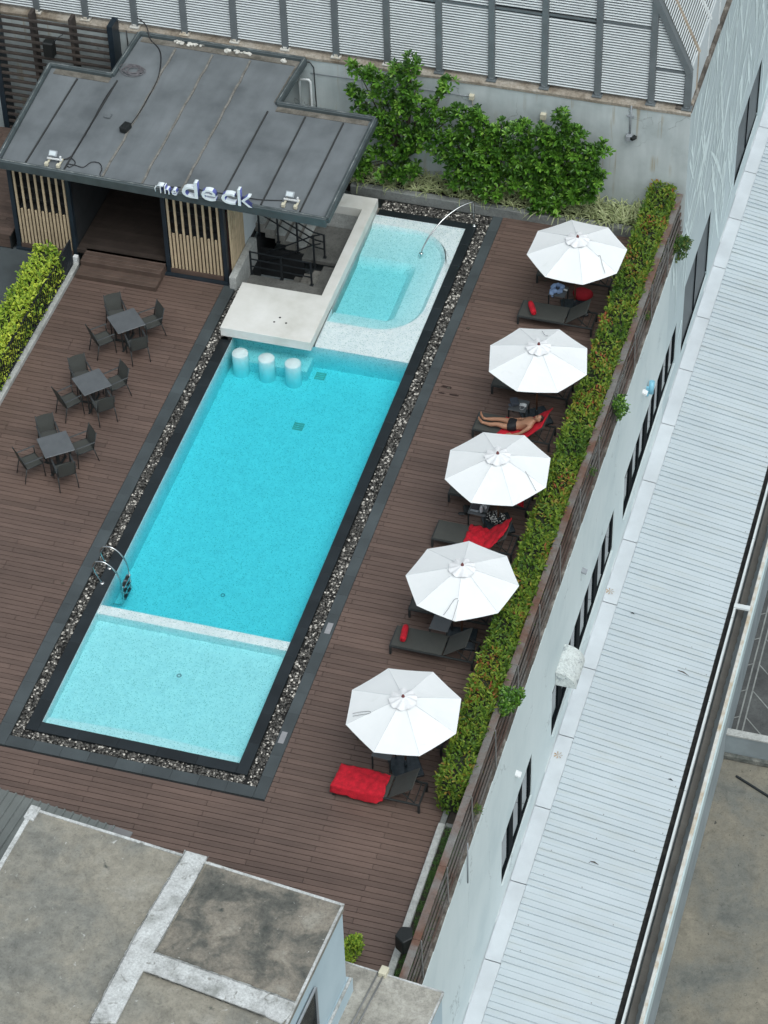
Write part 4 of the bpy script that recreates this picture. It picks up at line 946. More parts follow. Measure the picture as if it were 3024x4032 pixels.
def railing(name, label, P, hs, base=None, offs=(0,-.24,-.48), wd=.028):
    c = P[0]; t = thing(name, label, 'railing', (c[0],c[1],c[2]-.75))
    for k, o_ in enumerate(offs):
        mb = MB()
        for a, b in zip(P, P[1:]): mb.bar((a[0],a[1],a[2]+o_),(b[0],b[1],b[2]+o_),wd,wd)
        ob('rail', mb, M['black_metal'], t, True)
    for q in hs:
        mb = MB(); mb.box(q[0]-.022,q[0]+.022,q[1]-.022,q[1]+.022,q[2],q[3]); mb.box(q[0]-.05,q[0]+.05,q[1]-.05,q[1]+.05,q[2],q[2]+.012); ob('post', mb, M['black_metal'], t, True)
    return t
railing('stair_railing','black three rail guard railing in front of the stairwell',[(-.50,16.33,FZ+.74),(1.22,16.28,FZ+.74)],[(-.48,16.33,FZ,FZ+.76),(.37,16.31,FZ,FZ+.76),(1.20,16.28,FZ,FZ+.76)])
railing('stair_railing','black sloping railing beside the upper concrete steps',[(1.20,17.45,FZ+.76),(.92,17.45,FZ+.80),(-.62,17.46,FZ+.80+.84)],[(1.20,17.45,FZ,FZ+.77),(.46,17.45,FZ,FZ+1.05),(-.08,17.46,FZ+.25,FZ+1.34),(-.60,17.46,FZ+.4,FZ+1.6)])
railing('stair_railing','black handrail sloping down into the stairwell',[(1.18,17.22,FZ+.95),(.95,17.22,FZ+.85),(-.35,17.22,FZ+.02)],[(.98,17.22,FZ-.2,FZ+.88)],offs=(0,-.3))
mb = MB(); mb.box(-.69,-.50,15.22,16.95,-.36,.38); single('low_wall', mb, M['con_pale'], 'low pale concrete wall between pavilion side panel and stair court', 'wall', bevel=.01)
ps = thing('pool_bar_slab', 'thick white concrete slab and upstand wrapping the pool corner', 'slab', (1, 15, 0))
mb = MB(); mb.prism([(-.27,13.26),(2.13,13.26),(2.15,19.30),(-.55,19.30),(-.55,18.76),(1.86,18.76),(1.86,15.10),(-.28,15.10)],.12,.40); ob('slab', mb, M['white_con'], ps, True, .008)
mb = MB(); mb.box(1.88,2.125,15.11,19.28,-1.2,.118); mb.box(-.53,1.878,18.78,19.28,-1.2,.118); mb.box(-.25,2.05,13.66,15.08,-1.2,.118); ob('support_wall', mb, M['con_pale'], ps, True)
mb = MB()
for q in ((762,225),(918,240),(838,167)):
    p = at(850+q[0]*.3014, 1200+q[1]*.3014, .40); mb.lathe([(0,.004),(.028,.004),(.028,-.01)],(p[0],p[1],.40),12)
ob('socket', mb, M['black_rubber'], ps, True)

# pool stools
M['stool'] = mat('white_stool_plaster', (.76,.80,.80), .5, var=.04)
def stool(x, y, label):
    t = MB(); t.lathe([(0,-.060),(.20,-.060),(.207,-.068),(.207,-.76)],(x,y,0),40); o = single('pool_stool', t, M['stool'], label, 'stool', 'stools standing in the pool'); return o
stool(.34,12.94,'round white stool in the water nearest the left pool edge'); stool(1.045,12.92,'round white stool in the water, middle one under the slab'); stool(1.755,12.90,'round white stool in the water, third from the left pool edge')
# drains and inlets on the pool floor
def pf(px, py, z): return at(px, py, z)
for (px,py,z,s,lab) in ((850+1365*.3014,1200+935*.3014,DZ,.13,'square green grate on the pool floor near the stools'),(1175,1680,DZ,.13,'square green grate in the middle of the deep pool floor')):
    p = pf(px,py,z); mb = MB()
    for k in range(4): mb.box(p[0]-s,p[0]+s,p[1]-s+k*s*.55,p[1]-s+k*s*.55+s*.34,z+.004,z+.014)
    mb.box(p[0]-s,p[0]-s+.02,p[1]-s,p[1]+s,z+.002,z+.016); mb.box(p[0]+s-.02,p[0]+s,p[1]-s,p[1]+s,z+.002,z+.016)
    single('pool_drain', mb, mat('drain_grate',(.42,.46,.38),.6), lab, 'drain')
for (px,py,z,lab) in ((1120*.7836,1500+1077*.7836,DZ,'small round fitting on the deep pool floor near the divider'),(900*.7836,2500+205*.7836,SZ,'small round fitting on the shallow pool floor')):
    p = pf(px,py,z); mb = MB(); mb.lathe([(.03,.004),(.033,.012),(.055,.012),(.058,.004)],(p[0],p[1],z),20); single('floor_inlet', mb, M['grey_box'], lab, 'inlet')
# outlet plates in the border paving
for (px,py,lab,kd) in ((1295,2475,'grey socket plate in the slate border beside the pebbles',1),(1113,2905,'plain pale plate in the slate border near the lower pool corner',0)):
    p = at(px,py,.0); mb = MB(); mb.box(p[0]-.065,p[0]+.065,p[1]-.17,p[1]+.17,.004,.014)
    if kd:
        for k in (-.1,0,.1): mb.box(p[0]-.035,p[0]+.035,p[1]+k-.03,p[1]+k+.03,.014,.022,)
    single('cover_plate', mb, mat('cover_plate_metal',(.30,.30,.31),.5), lab, 'plate', bevel=.003)
# pool ladder
t = thing('pool_ladder', 'stainless steel pool ladder on the left pool edge', 'ladder', (-.1,4.6,0))
for y in (4.36,4.86):
    P = smooth([(-.20,y,.0),(-.33,y,.25),(-.38,y,.48),(-.30,y,.66),(-.12,y,.72),(.06,y,.62),(.20,y,.42),(.27,y,.20),(.285,y,.0),(.285,y,-.45),(.24,y,-.60),(.10,y,-.64),(.01,y,-.64)],5)
    mb = MB(); mb.tube(P,.021,10); ob('rail', mb, M['chrome'], t, True)
    mb = MB(); mb.lathe([(.02,.03),(.045,.025),(.055,.012)],(-.20,y,0),16); ob('flange', mb, M['chrome'], t, True)
for k, z in enumerate((-.06,-.26,-.46)):
    mb = MB(); mb.box(.23,.34,4.385,4.835,z-.012,z+.012); tr = ob('tread', mb, M['chrome'], t, True, .006)
    mb = MB(); mb.box(.245,.325,4.44,4.57,z+.012,z+.017); mb.box(.245,.325,4.65,4.78,z+.012,z+.017); ob('grip_pad', mb, M['black_rubber'], tr, True)
# whirlpool handrail
t = thing('pool_handrail', 'arched stainless steel handrail into the whirlpool corner', 'handrail', (4.79,19.31,0))
pa = at(1300+345*1.0392,955*1.0392,.0); mb = MB()
P = [(4.795,19.31,.0),(4.79,19.31,.70),(4.785,19.30,.78),(4.72,19.24,.82),(4.45,18.95,.80),(4.15,18.55,.66),(3.93,18.22,.42),(3.78,18.0,.15),(float(pa[0]),float(pa[1]),-.06),(float(pa[0])-.02,float(pa[1])-.04,-.27)]
mb.tube(smooth(P,5),.021,10); ob('rail', mb, M['chrome'], t, True)
mb = MB(); mb.lathe([(.02,.03),(.05,.025),(.058,.012)],(4.795,19.31,0),16); mb.lathe([(.02,.03),(.05,.02),(.055,.0)],(float(pa[0]),float(pa[1]),-.05),16); ob('flange', mb, M['chrome'], t, True)

# ================================================================== PLANTERS
mb = MB(); mb.box(1.2,9.25,19.84,20.04,-.05,.26); single('planter_kerb', mb, M['kerb_grey'], 'grey concrete planter kerb in front of the striped plants', 'kerb', bevel=.015)
mb = MB(); mb.box(-.5,XW(20)-.1,20.04,20.87,-.1,.15); mb.box(9.42,9.80,-9.5,20.84,-.35,.10); mb.box(-5.6,-4.99,2,15.0,-.05,.08); struct('planter_soil', mb, M['soil'])
mb = MB(); y = -9.5
mb.box(9.272,9.42,-9.5,-.62,-.06,.20); single('planter_kerb', mb, M['con_pale'], 'pale concrete kerb beside the grass strip at the lower right of the deck', 'kerb', bevel=.012)
mb = MB(); mb.box(9.272,9.40,-.615,19.83,-.06,.12); mb.box(9.42,9.86,-.66,-.56,.0,.16); single('planter_kerb', mb, M['kerb_grey'], 'grey kerb under the long clipped hedge on the right', 'kerb', bevel=.01)

# fence on the right edge of the terrace
FY = [1.60+1.93*k for k in range(-6,11)]
fn = thing('terrace_fence', 'rusty horizontal board fence along the right edge of the terrace', 'fence', (9.9, 6, 0))
def XF(y): return 9.915+.008*y
def frail(name, dx0, dx1, z0, z1, m, seg=1.93, lab=None):
    mb = MB(); rng = random.Random(int(z0*100)+3); y = -10.0
    while y < 20.8:
        e = min(y+seg, 20.84); j = rng.uniform(-.006,.006)
        vs = [(XF(yy)+dx+j, yy+(.004 if yy==y else -.004), zz_) for zz_ in (z0,z1) for (dx,yy) in ((dx0,y),(dx1,y),(dx1,e),(dx0,e))]
        mb.add(vs, [(0,3,2,1),(4,5,6,7),(0,1,5,4),(1,2,6,5),(2,3,7,6),(3,0,4,7)]); y = e
    return ob(name, mb, m, fn, True, .006)
frail('top_rail', -.165, .0, .89, .93, M['rust_rail'])
for i, z0 in enumerate((-.24,-.01,.22,.45,.68)): frail('board', (-.02,-.035,-.05,-.065,-.08)[i], (.01,-.005,-.02,-.035,-.05)[i], z0, z0+.095, M['rust_slat'])
for y in FY:
    if y < -9.5 or y > 20.8: continue
    mb = MB(); mb.box(XF(y)-.15,XF(y)-.11,y-.02,y+.02,-.34,.888); p_ = ob('post', mb, M['navy_metal'], fn, True)
    mb = MB(); mb.bar((XF(y)+.014,y,.90),(XF(y)+.04,y-.01,-.33),.020,.020); ob('brace', mb, M['brace'], fn, True)

# ------------------------------------------------------------------ foliage builders
def leaf_cards(P, D, L, W, tones, mb=None, fold=.25):
    """P positions, D unit directions, L lengths, W widths -> folded diamond leaves"""
    mb = mb or MB(); up = np.array([0,0,1.0])
    S = np.cross(D, up); nrm = np.linalg.norm(S, axis=1, keepdims=True); S = np.where(nrm < 1e-3, np.array([1.0,0,0]), S/np.maximum(nrm,1e-6)); N = np.cross(S, D)
    V = np.empty((len(P),6,3)); L = L[:,None]; W = W[:,None]
    V[:,0] = P; V[:,1] = P + D*L*.40 + S*W*.5 + N*W*fold; V[:,2] = P + D*L*.78 + S*W*.42 + N*W*fold
    V[:,3] = P + D*L - N*L*.06; V[:,4] = P + D*L*.78 - S*W*.42 + N*W*fold; V[:,5] = P + D*L*.40 - S*W*.5 + N*W*fold
    o = len(mb.v); mb.v += [tuple(v) for v in V.reshape(-1,3)]
    for i in range(len(P)):
        b = o+6*i; mb.f += [[b,b+1,b+2,b+3],[b,b+3,b+4,b+5]]; mb.t += [float(tones[i])]*2; mb.sm += [False,False]
    return mb
def rdir(n, rng, zmin=-.2, zb=.5):
    v = rng.normal(size=(n,3)); v[:,2] = np.abs(v[:,2])*(1) + zb*.6; v /= np.linalg.norm(v,axis=1,keepdims=True); return v
def hedge(name, label, x0f, x1f, y0, y1, z0, z1, dens, L, W, m, seed, core, cat='hedge', rag=.05, tone_hi=1.0, side=.7):
    rng = np.random.default_rng(seed); t = thing(name, label, cat, ((x0f(y0)+x1f(y0))/2, (y0+y1)/2, 0)); ln = y1-y0
    wd = x1f(y0)-x0f(y0); P = []
    nt_ = int(ln*wd*dens); y = rng.uniform(y0,y1,nt_); x = x0f(y)+rng.uniform(0,1,nt_)*(x1f(y)-x0f(y)); bumpz = .045*np.sin(y*5.1+x*3)+.03*np.sin(y*11+1)+.03*np.sin(x*13+y*3)
    z = z1+bumpz+rng.normal(0,rag*.6,nt_)-.05; P.append(np.c_[x,y,z])
    for s in (0,1):
        ns = int(ln*(z1-z0)*dens*side); y = rng.uniform(y0,y1,ns); z = rng.uniform(z0,z1,ns); xx = (x1f(y) if s else x0f(y)) + rng.normal(0,rag*.6,ns) + .03*np.sin(y*7+z*5); P.append(np.c_[xx,y,z])
    for s in (0,1):
        ns = int(wd*(z1-z0)*dens*side); yy = np.full(ns, y1 if s else y0)+rng.normal(0,rag*.7,ns); x = x0f(yy)+rng.uniform(0,1,ns)*wd; P.append(np.c_[x,yy,rng.uniform(z0,z1,ns)])
    P = np.concatenate(P); n = len(P); D = rdir(n, rng)
    mb = leaf_cards(P, D, rng.uniform(.6,1.25,n)*L, rng.uniform(.7,1.2,n)*W, np.clip(rng.beta(2,2,n)*tone_hi,0,1))
    ob('leaves', mb, m, t, True)
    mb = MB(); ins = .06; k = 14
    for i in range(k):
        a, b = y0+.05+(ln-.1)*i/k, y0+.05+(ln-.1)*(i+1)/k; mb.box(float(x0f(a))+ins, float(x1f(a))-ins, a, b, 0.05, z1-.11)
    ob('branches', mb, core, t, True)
    return t
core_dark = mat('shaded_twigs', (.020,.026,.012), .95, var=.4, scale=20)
hedge('clipped_hedge','long clipped green and orange hedge along the right side of the loungers', lambda y: 9.17+.004*y, lambda y: 9.69+.009*y, -.25, 20.8, .15, 1.18, 600, .115, .046, M['hedge'], 5, core_dark, rag=.055)
hedge('lime_hedge','bright lime green hedge behind the black railing at the left', lambda y: -5.56+0*y, lambda y: -5.0+0*y, 2.2, 14.35, .15, 1.12, 600, .115, .055, M['lime'], 6, core_dark, rag=.085, side=.6)
# lime shoots poking through the railing
def bush(name, label, centre, r, n, L, W, m, seed, cat='bush', stem=True, grp=None, tl=(0,1)):
    rng = np.random.default_rng(seed); t = thing(name, label, cat, (centre[0],centre[1],centre[2]-r[2]), 0, grp)
    lob = rng.normal(size=(9,3)); lob /= np.linalg.norm(lob,axis=1,keepdims=True); lob *= np.array(r)*.62
    k = rng.integers(0,9,n); v = rng.normal(size=(n,3)); v /= np.linalg.norm(v,axis=1,keepdims=True); P = np.array(centre)+lob[k]+v*np.array(r)*.42*rng.uniform(.6,1,(n,1))
    D = rdir(n,rng,zb=.3); mb = leaf_cards(P, D, rng.uniform(.6,1.3,n)*L, rng.uniform(.7,1.2,n)*W, rng.uniform(tl[0],tl[1],n)); ob('leaves', mb, m, t, True)
    if stem:
        mb = MB(); b = Vector((centre[0],centre[1],centre[2]-r[2]*1.1))
        for q in lob[:6]: mb.tube([b, (b+Vector(centre)+Vector(q)*.3)/2+Vector((.02,0,0)), Vector(centre)+Vector(q)],[.014,.01,.005],5)
        ob('stem', mb, M['bark'], t, True)
    return t
def wpt(px, py, dx=.0): return tuple(float(q) for q in wall_pt(px, py, dx))
bush('wall_bush','small dark green bush growing out of the ledge near the back wall end', wpt(2675,960,.02), (.32,.55,.5), 900, .085,.04, M['weed'], 41)
bush('wall_bush','small green shrub on the ledge beside the middle hedge, next to the blue canister', wpt(2440,1605,.08), (.22,.35,.36), 420, .085,.045, M['leaf'], 42)
bush('wall_bush','leafy green shrub growing from the ledge near the curved awning', wpt(2010,2760,.06), (.30,.48,.42), 850, .085,.045, M['leaf'], 43)
bush('wall_weed','tiny weed on the ledge between two fence posts near the third umbrella', wpt(2335,1862,-.02), (.10,.14,.12), 90, .06,.02, M['weed'], 44, 'weed')
bush('wall_weed','dry weed on the ledge near the hedge end at the lower right', wpt(1878,3185,-.03), (.12,.18,.14), 110, .07,.02, M['weed'], 45, 'weed', tl=(.5,1))
bush('wall_weed','tiny weed on the ledge beside the upper fence boards', wpt(2550,1245,-.03), (.09,.14,.12), 80, .06,.02, M['weed'], 46, 'weed')
b_ = at(1392,3745,.45); bush('round_bush','small round green bush beside the near rooftop corner on the deck', (float(b_[0]),float(b_[1]),.45), (.30,.36,.36), 900, .07,.04, M['lime'], 47, tl=(0,.5))
# rosette shrubs against the back wall
def rosette_shrub(label, lobes, seed, Y=20.18, zoom=None, rad=.215, base=None):
    rng = np.random.default_rng(seed); (ox, oy, s) = zoom; C_ = []
    for (a, b) in lobes:
        zt = ony(ox+a*s, oy+b*s, Y); yy = Y
        if zt[2] < .75: yy = 19.98 + .1*rng.random(); zt = ony(ox+a*s, oy+b*s, yy)
        C_.append(zt)
    C_ = np.array(C_); cx = float(np.mean(C_[:,0])); t = thing('broadleaf_shrub', label, 'shrub', (cx, 20.45, .15))
    P, D, Ls, Ws, T = [], [], [], [], []
    for c in C_:
        nr = rng.integers(10,14)
        for _ in range(nr):
            v = rng.normal(size=3); v /= np.linalg.norm(v); v[1] -= .15; q = c + v*np.array([rad,rad*1.25,rad])*rng.uniform(.35,1.0)
            q[1] = min(q[1], 20.74)
            ax = v*.6 + np.array([rng.normal(0,.2), -.25+rng.normal(0,.2), .95]); ax /= np.linalg.norm(ax)
            u = np.cross(ax, [0.3,1,0.2]); u /= np.linalg.norm(u); w_ = np.cross(ax, u); nl = rng.integers(8,12); tb = rng.uniform(.1,.75)
            for k in range(nl):
                a = 2*math.pi*k/nl*1.618*2.0; el = rng.uniform(.25,1.0); d = (u*math.cos(a)+w_*math.sin(a))*math.cos(el*.9)+ax*math.sin(el*.9)
                P.append(q+d*.012); D.append(d/np.linalg.norm(d)); Ls.append(rng.uniform(.12,.185)); Ws.append(rng.uniform(.052,.074)); T.append(min(1,max(0,tb+rng.normal(0,.14)+(.12 if el>.8 else 0))))
    ob('leaves', leaf_cards(np.array(P),np.array(D),np.array(Ls),np.array(Ws),T,fold=.12), M['leaf'], t, True)
    mb = MB(); b0 = Vector((cx, 20.45, .12)); hub = Vector((cx, 20.42, 1.0)); mb.tube([b0, (b0+hub)/2+Vector((.05,0,0)), hub],[.06,.05,.04],7)
    for c in C_:
        c = Vector(c); mid = (hub+c)/2+Vector((rng.uniform(-.1,.1), .1, rng.uniform(-.1,.05))); mb.tube([hub if c.z > .9 else b0+Vector((0,0,.3)), mid, c],[.03,.02,.010],5)
    ob('branches', mb, M['bark'], t, True)
ZA = (1350,200,.3918); ZB = (1900,350,.42194)
rosette_shrub('tall glossy leaved shrub against the back wall nearest the dark roof', [(130,150),(230,230),(330,260),(420,330),(700,110),(690,220),(570,270),(540,190),(640,370),(1050,310),(1010,420),(730,400),(100,420),(200,480),(350,430),(480,480),(600,500),(750,520),(880,540),(150,640),(270,620),(400,620),(540,640),(670,640),(800,650),(920,660),(1060,640),(1160,600),(330,740),(450,790),(580,760),(700,800),(820,820),(920,800),(980,900),(350,880),(480,930),(600,960),(740,950),(860,920),(420,1060),(540,1060),(660,1040),(600,1150),(720,1190),(560,1240),(420,1240),(300,1000),(180,1200),(260,1130)], 61, zoom=ZA)
rosette_shrub('glossy leaved shrub in front of the grey floodlight', [(1280,650),(1350,640),(1250,740),(1380,720),(1420,800),(1110,840),(1230,860),(1350,860),(1040,960),(950,1060),(1150,960),(1280,960),(1400,950),(1090,1080),(1200,1060),(1330,1070),(1450,1080),(1120,1200),(1250,1180),(1380,1190),(1500,1220),(1100,1290),(1230,1290),(1350,1350),(1440,1390),(1550,1390)], 62, zoom=ZA)
rosette_shrub('narrow dark leaved shrub in the middle of the back planting', [(180,340),(110,410),(190,440),(60,480),(150,540),(60,610),(150,640),(210,560),(60,720),(150,740),(90,830),(200,820)], 63, zoom=ZB, Y=20.3)
rosette_shrub('bushy shrub left of the tallest spike, below the right cream junction box', [(380,340),(310,400),(400,440),(290,520),(400,540),(330,630),(450,640),(280,720),(400,740),(480,720),(330,830),(440,820),(280,850)], 64, zoom=ZB)
rosette_shrub('widest glossy shrub at the right of the back planting, with one tall spike', [(750,240),(740,330),(730,410),(560,400),(630,440),(520,470),(870,420),(910,480),(680,510),(780,520),(590,560),(850,580),(700,600),(960,570),(1050,580),(1140,560),(540,650),(640,680),(760,680),(880,680),(990,640),(1000,740),(1070,800),(560,760),(680,790),(800,780),(920,780),(500,850),(620,880),(740,880),(860,880),(980,870),(1060,880),(450,950),(560,970),(680,970),(800,960),(920,960),(1000,950),(480,1050),(590,1060),(520,1120),(640,1110),(720,1040),(850,1020)], 65, zoom=ZB)
# striped ground cover
def tufts(pos, n, L, wd, seed, m, tilt=(.25,1.15), zb=.15):
    rng = np.random.default_rng(seed); mb = MB()
    for (x, y) in pos:
        for k in range(n):
            a = rng.uniform(0,2*math.pi); l = L*rng.uniform(.6,1.1); el = rng.uniform(*tilt); d = np.array([math.cos(a),math.sin(a),0]); s = np.array([-math.sin(a),math.cos(a),0]); w_ = wd*rng.uniform(.7,1.2); pts = []
            for j in range(5):
                f = j/4; ang = el - f*f*1.5*rng.uniform(.7,1.1) if j else el
                if j == 0: p = np.array([x,y,zb])
                else: p = p + (d*math.cos(ang)+np.array([0,0,math.sin(ang)]))*l/4
                pts.append((p.copy(), w_*(1-f*.85)))
            tg = rng.uniform(.15,.42); tc = rng.uniform(.6,1.0); o = len(mb.v)
            for (p, w2) in pts: mb.v += [tuple(p-s*w2), tuple(p-s*w2*.35+np.array([0,0,-.3*w2])), tuple(p+s*w2*.35+np.array([0,0,-.3*w2])), tuple(p+s*w2)]
            for j in range(4):
                for c in range(3): q = o+4*j+c; mb.f.append([q,q+1,q+5,q+4]); mb.t.append(tg if c == 1 else tc); mb.sm.append(False)
    return mb
rng = random.Random(3); pos = []; pos2 = []
for i in range(30):
    for j in range(3):
        x = .2+i*.305+rng.uniform(-.08,.08); y = 20.12+j*.25+rng.uniform(-.05,.05)
        if x < 9.2: (pos2 if x > 6.4 else pos).append((x,y))
sp = tufts(pos,16,.50,.026,9,M['spider'],tilt=(.5,1.3),zb=.2); sp2 = tufts(pos2,18,.66,.032,19,M['spider'],tilt=(.5,1.35),zb=.2); sp.add(sp2.v, []); o_ = len(sp.v)-len(sp2.v)
for f_, t_ in zip(sp2.f, sp2.t): sp.f.append([o_+q for q in f_]); sp.t.append(t_); sp.sm.append(False)
o = ob('striped_grass', sp, M['spider'], None, True); tag(o,'cream and green striped grass like plants filling the back planter','ground cover',kind='stuff')
pos = [(9.45+rng.random()*.34, -9.3+8.6*rng.random()) for _ in range(520)]
o = ob('planter_grass', tufts(pos,9,.20,.007,10,M['grass'],zb=.09), M['grass'], None, True); tag(o,'fine green grass in the narrow planter at the lower right','grass',kind='stuff')

# ================================================================== NEAR ROOFTOPS (bottom of the picture)
TZ = 4.0
def tp4(x, y, z=TZ): return at(x*.9042, 3100+y*.9042, z)[:2]
A0 = tp4(145,97); A1 = np.array(at(1354.5,3565.6,TZ)[:2]); A2 = np.array(at(1138,4020,TZ)[:2]); ed = (A2-A1)/np.linalg.norm(A2-A1)
ex = (A1-A0)/np.linalg.norm(A1-A0); W0 = np.array(at(0,3412,TZ)[:2]); ew = (W0-A0)/np.linalg.norm(W0-A0)
S1 = A1+ed*9; S0 = A0+ew*9
tw = thing('near_tower', 'nearest building, weathered flat concrete roof with white upstands and blue grey walls', 'building', (float((A0[0]+A1[0])/2), -9, -.1))
mb = MB(); mb.prism([tuple(A0),tuple(A1),tuple(S1),tuple(S0)][::-1], TZ-.14, TZ); slab = ob('roof', mb, M['tower_roof'], tw, True, .01)
ins = .03
mb = MB(); mb.prism([tuple(A0+ex*.1-np.array([0,ins*3])),tuple(A1-ex*ins+ed*ins),tuple(S1-ex*ins),tuple(S0+ex*.1)][::-1], -.1, TZ-.141); ob('wall', mb, M['tower_wall'], tw, True)
# darker stained compartment of the roof
def poly_tp(L, z0, z1): mb = MB(); mb.prism([tuple(tp4(x,y,TZ)) for x,y in L], z0, z1); return mb
ob('stained_slab', poly_tp([(908,322),(1488,517),(1283,940),(676,728)], TZ+.002, TZ+.008), M['tower_roof2'], tw, True)
ob('upstand', poly_tp([(812,284),(905,310),(860,395),(672,722),(600,850),(505,1035),(392,1035),(600,640)], TZ+.001, TZ+.075), M['upstand'], tw, True, .015)
ob('upstand', poly_tp([(676,730),(1284,945),(1262,1000),(1225,1035),(1150,1000),(632,808),(585,790),(600,735)], TZ+.002, TZ+.07), M['upstand'], tw, True, .015)
def ragged(L, closed=False, w=.03, seed=1):
    rng = random.Random(seed); mb = MB()
    for (a, b) in zip(L, L[1:]):
        a = np.array(tp4(*a)); b = np.array(tp4(*b)); n = max(2, int(np.linalg.norm(b-a)/.06)); d = (b-a)/np.linalg.norm(b-a); s_ = np.array([-d[1], d[0]]); pv = []
        for k in range(n+1): q = a+(b-a)*k/n; j = rng.uniform(.2,1)*w; pv += [(*(q+s_*j), TZ+.012), (*(q-s_*j*.6), TZ+.081)]
        mb.add(pv, [(2*i,2*i+2,2*i+3,2*i+1) for i in range(n)]); mb.add(pv, [(2*i,2*i+1,2*i+3,2*i+2) for i in range(n)])
    return mb
ob('paint_edge', ragged([(812,284),(600,640),(392,1035)], w=.05, seed=2), M['upstand'], tw, True)
ob('paint_edge', ragged([(672,722),(860,395),(905,310)], w=.05, seed=3), M['upstand'], tw, True)
ob('paint_edge', ragged([(1284,945),(676,730)], w=.05, seed=4), M['upstand'], tw, True)
ob('dark_joint', ragged([(632,812),(1150,1006)], w=.035, seed=5), M['brick_band'], tw, True)
mb = MB()
def edge(a, b, wd, z): mb.bar((a[0],a[1],z),(b[0],b[1],z),wd,.03)
edge(A0,A1,.055,TZ+.005); edge(A1-ex*.02,S1-ex*.02,.05,TZ+.006); edge(A0,S0,.09,TZ+.012); ob('roof_edge', mb, M['upstand'], tw, True)
mb = MB(); mb.obox((A0[0]+.02,A0[1]-.10,TZ+.0),(.22,.34,.12),(0,0,math.atan2(ex[1],ex[0]))); ob('corner_block', mb, M['upstand'], tw, True, .02)
# wider lower part and its ledge
L1 = A1+np.array([.07,.07]); mb = MB(); mb.prism([tuple(L1),tuple(L1+ed*9),tuple(L1+ed*9-ex*1.0),tuple(L1-ex*1.0+ed*.12)][::-1], -.1, 1.62); ob('lower_wall', mb, M['tower_wall'], tw, True)
mb = MB(); q = L1+ed*.02+ex*.0; e = q+ed*8.9; mb.bar((q[0]-.03,q[1],1.64),(e[0]-.03,e[1],1.64),.06,.05); ob('wall_ledge', mb, M['upstand'], tw, True, .01)
# dark window on the east side
nrm = np.array([-ed[1], ed[0], 0.0]); nrm = nrm if nrm[0] > 0 else -nrm
def onp(px, py, off=0.0):
    d = ray(px, py); p0 = np.array([A1[0], A1[1], 0.0])+nrm*off; return CAMC + ((p0-CAMC)@nrm)/(d@nrm)*d
k = [onp(1239,3888), onp(1247,4100)]; s0 = float((k[0][:2]-A1)@ed); zt = float(k[0][2]); mb = MB()
def ep(s, z, off): p = A1+ed*s; return (p[0]+nrm[0]*off, p[1]+nrm[1]*off, z)
mb.add([ep(s0,zt,.012),ep(s0+1.6,zt,.012),ep(s0+1.6,zt-1.5,.012),ep(s0,zt-1.5,.012)],[(0,1,2,3)]); mb.add([ep(s0,zt,.012),ep(s0+1.6,zt,.012),ep(s0+1.6,zt-1.5,.012),ep(s0,zt-1.5,.012)],[(3,2,1,0)])
wd_ = ob('window', mb, M['glass'], tw, True)
mb = MB()
for a, b in ((ep(s0,zt,.02),ep(s0+1.6,zt,.02)),(ep(s0,zt,.02),ep(s0,zt-1.5,.02)),(ep(s0,zt-1.5,.02),ep(s0+1.6,zt-1.5,.02))): mb.bar(a,b,.04,.05)
ob('frame', mb, M['grey_box'], wd_, True)
# lower roof block right of the tower
LZ_ = 1.2
def lp(x, y, z=LZ_): return at(1250+x*.3617, 3500+y*.3617, z)[:2]
B0, B1, B2 = lp(320,790), lp(1375,1130), lp(1222,1471); ed2 = (B2-B1)/np.linalg.norm(B2-B1)
lowb = thing('lower_roof_block', 'lower pale roof block with pipes, between the near tower and the white roof', 'building', (9.8,-7,-6.5))
mb = MB(); mb.prism([tuple(B0-ex*.3),tuple(B1),tuple(B1+ed2*6),tuple(B0-ex*.3+ed2*6)][::-1], LZ_-.1, LZ_); ob('roof', mb, M['low_roof'], lowb, True, .012)
mb = MB(); mb.prism([tuple(B0-ex*.3+ed2*.03),tuple(B1-ex*.03+ed2*.03),tuple(B1-ex*.03+ed2*6),tuple(B0-ex*.3+ed2*6)][::-1], -6.5, LZ_-.101); ob('wall', mb, M['tower_wall'], lowb, True)
mb = MB(); mb.bar((B0[0]-.3,B0[1],LZ_),(B1[0],B1[1],LZ_),.035,.03); e_ = B1+ed2*6; mb.bar((B1[0]-.01,B1[1],LZ_),(e_[0]-.01,e_[1],LZ_),.04,.03); ob('roof_edge', mb, M['upstand'], lowb, True)
for (xa,ya,xb,yb,lab) in ((675,880,370,1471,'left one of two thin pipes across the lower pale roof'),(720,940,440,1471,'right one of two thin pipes across the lower pale roof')):
    a = lp(xa,ya,LZ_+.06); b = lp(xb,yb,LZ_+.06); b = a+(b-a)*1.8; mb = MB(); mb.tube([(a[0],a[1],LZ_+.05),(b[0],b[1],LZ_+.05)],.018,8); single('roof_pipe', mb, M['brace'], lab, 'pipe')
a = lp(722,905,LZ_+.06); mb = MB(); mb.obox((a[0],a[1],LZ_+.07),(.16,.20,.14),(0,0,R(-8))); single('junction_box', mb, M['white_box'], 'cream box at the edge of the lower pale roof', 'junction box', bevel=.01)
